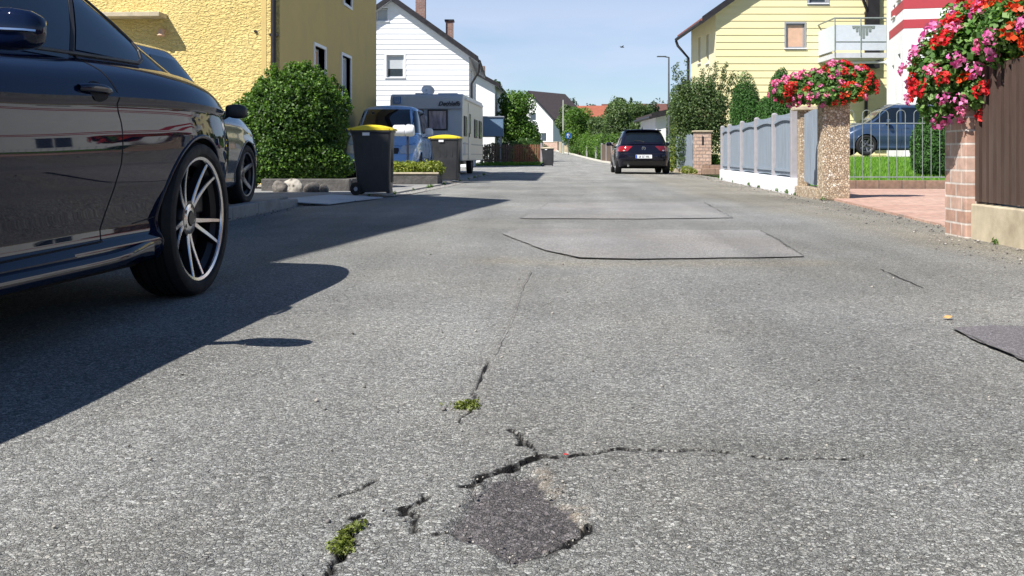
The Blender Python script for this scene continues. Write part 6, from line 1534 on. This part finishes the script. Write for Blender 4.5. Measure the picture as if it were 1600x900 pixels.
# ---- small things on the road
def tuft(px, py, label, rx, ry, seed, n=420, rot=0):
    x, y = gp(px, py); bl = [((0, 0, 0), (rx, ry, .012)), ((rx * .5, ry * .7, 0), (rx * .5, ry * .6, .010)), ((-rx * .5, -ry * .5, 0), (rx * .5, ry * .5, .010))]
    o = crown('weed_tuft', bl, int(n * 1.1), .0052, M['moss'], None, seed=seed, aspect=.35, jit=1.2, inner=.0, amp=.9, up=.8); o.location = (x, y, .004); o.rotation_euler = (0, 0, rot); tag(o, label, 'weeds', 'weeds growing in the cracks')
tuft(730, 636, 'bright green weed tuft in the road crack, the farther one', .030, .028, 141, 420)
tuft(549, 833, 'small olive weed tuft in the left crack, above the green one', .013, .034, 142, 170, -.3)
tuft(533, 858, 'elongated green weed tuft in the left crack nearest the camera', .022, .026, 143, 300, .6)
def flake(name, px, py, sz, mat, label, cat, seed=1):
    x, y = gp(px, py); rg = random.Random(seed); mb = MB(); pts = [(sz * rg.uniform(.6, 1) * math.cos(a), sz * rg.uniform(.5, .9) * math.sin(a), sz * rg.uniform(0, .5)) for a in [i * math.pi / 3.5 for i in range(7)]]
    vs = [(0, 0, sz * .35)] + pts + [(0, 0, sz * .35 - .0015)] + [(p[0], p[1], p[2] - .0015) for p in pts]
    mb.add(vs, [(0, 1 + i, 1 + (i + 1) % 7) for i in range(7)] + [(8, 9 + (i + 1) % 7, 9 + i) for i in range(7)] + [(1 + i, 9 + i, 9 + (i + 1) % 7, 1 + (i + 1) % 7) for i in range(7)]); o = mb.build(name, M[mat]); o.location = (x, y, .006); tag(o, label, cat)
flake('petal', 885, 715, .0065, 'petal', 'single bright red petal by the crack above the pothole', 'petal', 3)
flake('dry_leaf', 1481, 500, .020, 'dryleaf', 'small orange dry leaf near the purple asphalt patch', 'leaf', 5)
x, y = at(972, 60); zb_ = zz(74, 60)
mb = MB(); mb.tube([(-.14, 0, 0), (-.06, 0, .02), (.06, 0, .02), (.15, 0, .0)], [.01, .04, .035, .01], 8)
for s in (-1, 1): mb.add([(-.05, s * .03, .03), (.05, s * .03, .03), (.0, s * .2, .10), (-.08, s * .34, .06), (-.06, s * .18, .09)], [(0, 1, 2, 4), (4, 2, 3)])
o = mb.build('bird', M['ink'], smooth=40); o.location = (x, y, zb_); o.rotation_euler = (0, 0, .5); tag(o, 'tiny dark bird flying high above the far trees', 'bird')

# ---- grit and crumbs: loose stones by the pothole and along the fence foot
def grit(name, xy, size, mat, label, seed, zf=.003):
    rg = np.random.default_rng(seed); n = len(xy); base = np.array([(1, 0, 0), (-1, 0, 0), (0, 1, 0), (0, -1, 0), (0, 0, 1), (0, 0, -1)], float)
    tri = np.array([(0, 2, 4), (2, 1, 4), (1, 3, 4), (3, 0, 4), (2, 0, 5), (1, 2, 5), (3, 1, 5), (0, 3, 5)])
    s_ = size * rg.lognormal(0, .45, n)[:, None, None]; V = base[None] * s_ * rg.uniform(.6, 1.2, (n, 6, 1)); V += rg.normal(0, .12, V.shape) * s_; a = rg.uniform(0, 6.28, n); c, s2 = np.cos(a)[:, None], np.sin(a)[:, None]
    X = V[:, :, 0] * c - V[:, :, 1] * s2 + xy[:, 0:1]; Yv = V[:, :, 0] * s2 + V[:, :, 1] * c + xy[:, 1:2]; Zv = V[:, :, 2] * .7 + zf + zt(xy[:, 1])[:, None] + size * .3
    V = np.stack([X, Yv, Zv], 2).reshape(-1, 3); Fq = (tri[None] + 6 * np.arange(n)[:, None, None]).reshape(-1, 3)
    o = np_mesh(name, V, Fq, mat, attrs={'rnd': ('FACE', np.repeat(rg.random(n), 8)), 'clump': ('FACE', np.repeat(rg.random(n), 8))}, loops=3); tag(o, label, 'grit', kind='stuff')
gm, t_, b_ = new_mat('grit stones'); a_ = t_.n('Attribute', attribute_name='rnd'); t_.l(t_.ramp(a_.outputs['Fac'], [(0, (.06, .055, .05)), (.5, (.2, .19, .18)), (1, (.42, .39, .34))]), b_.inputs['Base Color']); b_.inputs['Roughness'].default_value = .9
rg = np.random.default_rng(99)
hp_ = np.array(hole); k = rg.integers(0, len(hp_), 110); xy = hp_[k] + rg.normal(0, .02, (110, 2))
q_ = np.array(list(cr2) + list(cr3) + list(cr5) + list(cr4)); k = rg.integers(0, len(q_), 60); xy = np.concatenate([xy, q_[k] + rg.normal(0, .03, (60, 2))])
grit('loose_grit', xy, .0021, gm, 'loose crumbs of asphalt round the pothole and cracks', 1)
n = 2600; yv = rg.uniform(2, 32, n); e = np.interp(yv, [2, 7.6, 7.7, 14, 15.8, 25, 32], [2.93, 2.93, 3.15, 3.6, 3.55, 3.9, 4.1]); xy = np.stack([e - np.abs(rg.normal(0, .28, n)), yv], 1)
grit('edge_grit', xy, .006, gm, 'grit gathered along the right edge of the road', 2)
n = 900; yv = rg.uniform(9, 30, n); e = np.interp(yv, [p[1] for p in KERB[3:10]], [p[0] for p in KERB[3:10]]); xy = np.stack([e + np.abs(rg.normal(0, .15, n)), yv], 1)
grit('gutter_grit', xy, .006, gm, 'grit lying in the gutter along the left kerb', 3)
n = 1500; xy = np.stack([rg.uniform(-1.2, 2.9, n), 1.3 + rg.random(n) ** 1.5 * 9], 1); grit('road_grit', xy, .0026, gm, 'small loose stones scattered over the road surface', 4, .001)
# weeds along the foot of the fence, plinth and left kerb
bl = []
for yv, xv in [(6.9, 2.93), (6.1, 2.93), (5.2, 2.93), (7.62, 2.97), (15.3, 3.53), (16.9, 3.6), (18.8, 3.66), (20.1, 3.72), (22.6, 3.82), (24.6, 3.9), (13.6, 3.5), (26.5, 4.1), (28.8, 4.2), (16.0, 3.56)]:
    r_ = rg.uniform(.03, .075); bl.append(((xv, yv, .01), (r_ * .6, r_ * 1.3, r_ * .8)))
o = crown('edge_weeds', bl, 1500, .016, M['leaf_fresh'], None, seed=151, aspect=.3, jit=1, inner=0, up=.8, zmin=.001); tag(o, 'small weeds along the foot of the right hand fences', 'weeds', kind='stuff')
bl = []
for k in range(16):
    yv = rg.uniform(14, 31); xv = float(np.interp(yv, [p[1] for p in KERB[3:10]], [p[0] for p in KERB[3:10]])) + .01; r_ = rg.uniform(.03, .07); bl.append(((xv, yv, .02), (r_ * .6, r_ * 1.5, r_ * .7)))
o = crown('kerb_weeds', bl, 1100, .016, M['leaf_fresh'], None, seed=152, aspect=.3, jit=1, inner=0, up=.8, zmin=.001); tag(o, 'small weeds in the joint along the left kerb', 'weeds', kind='stuff')
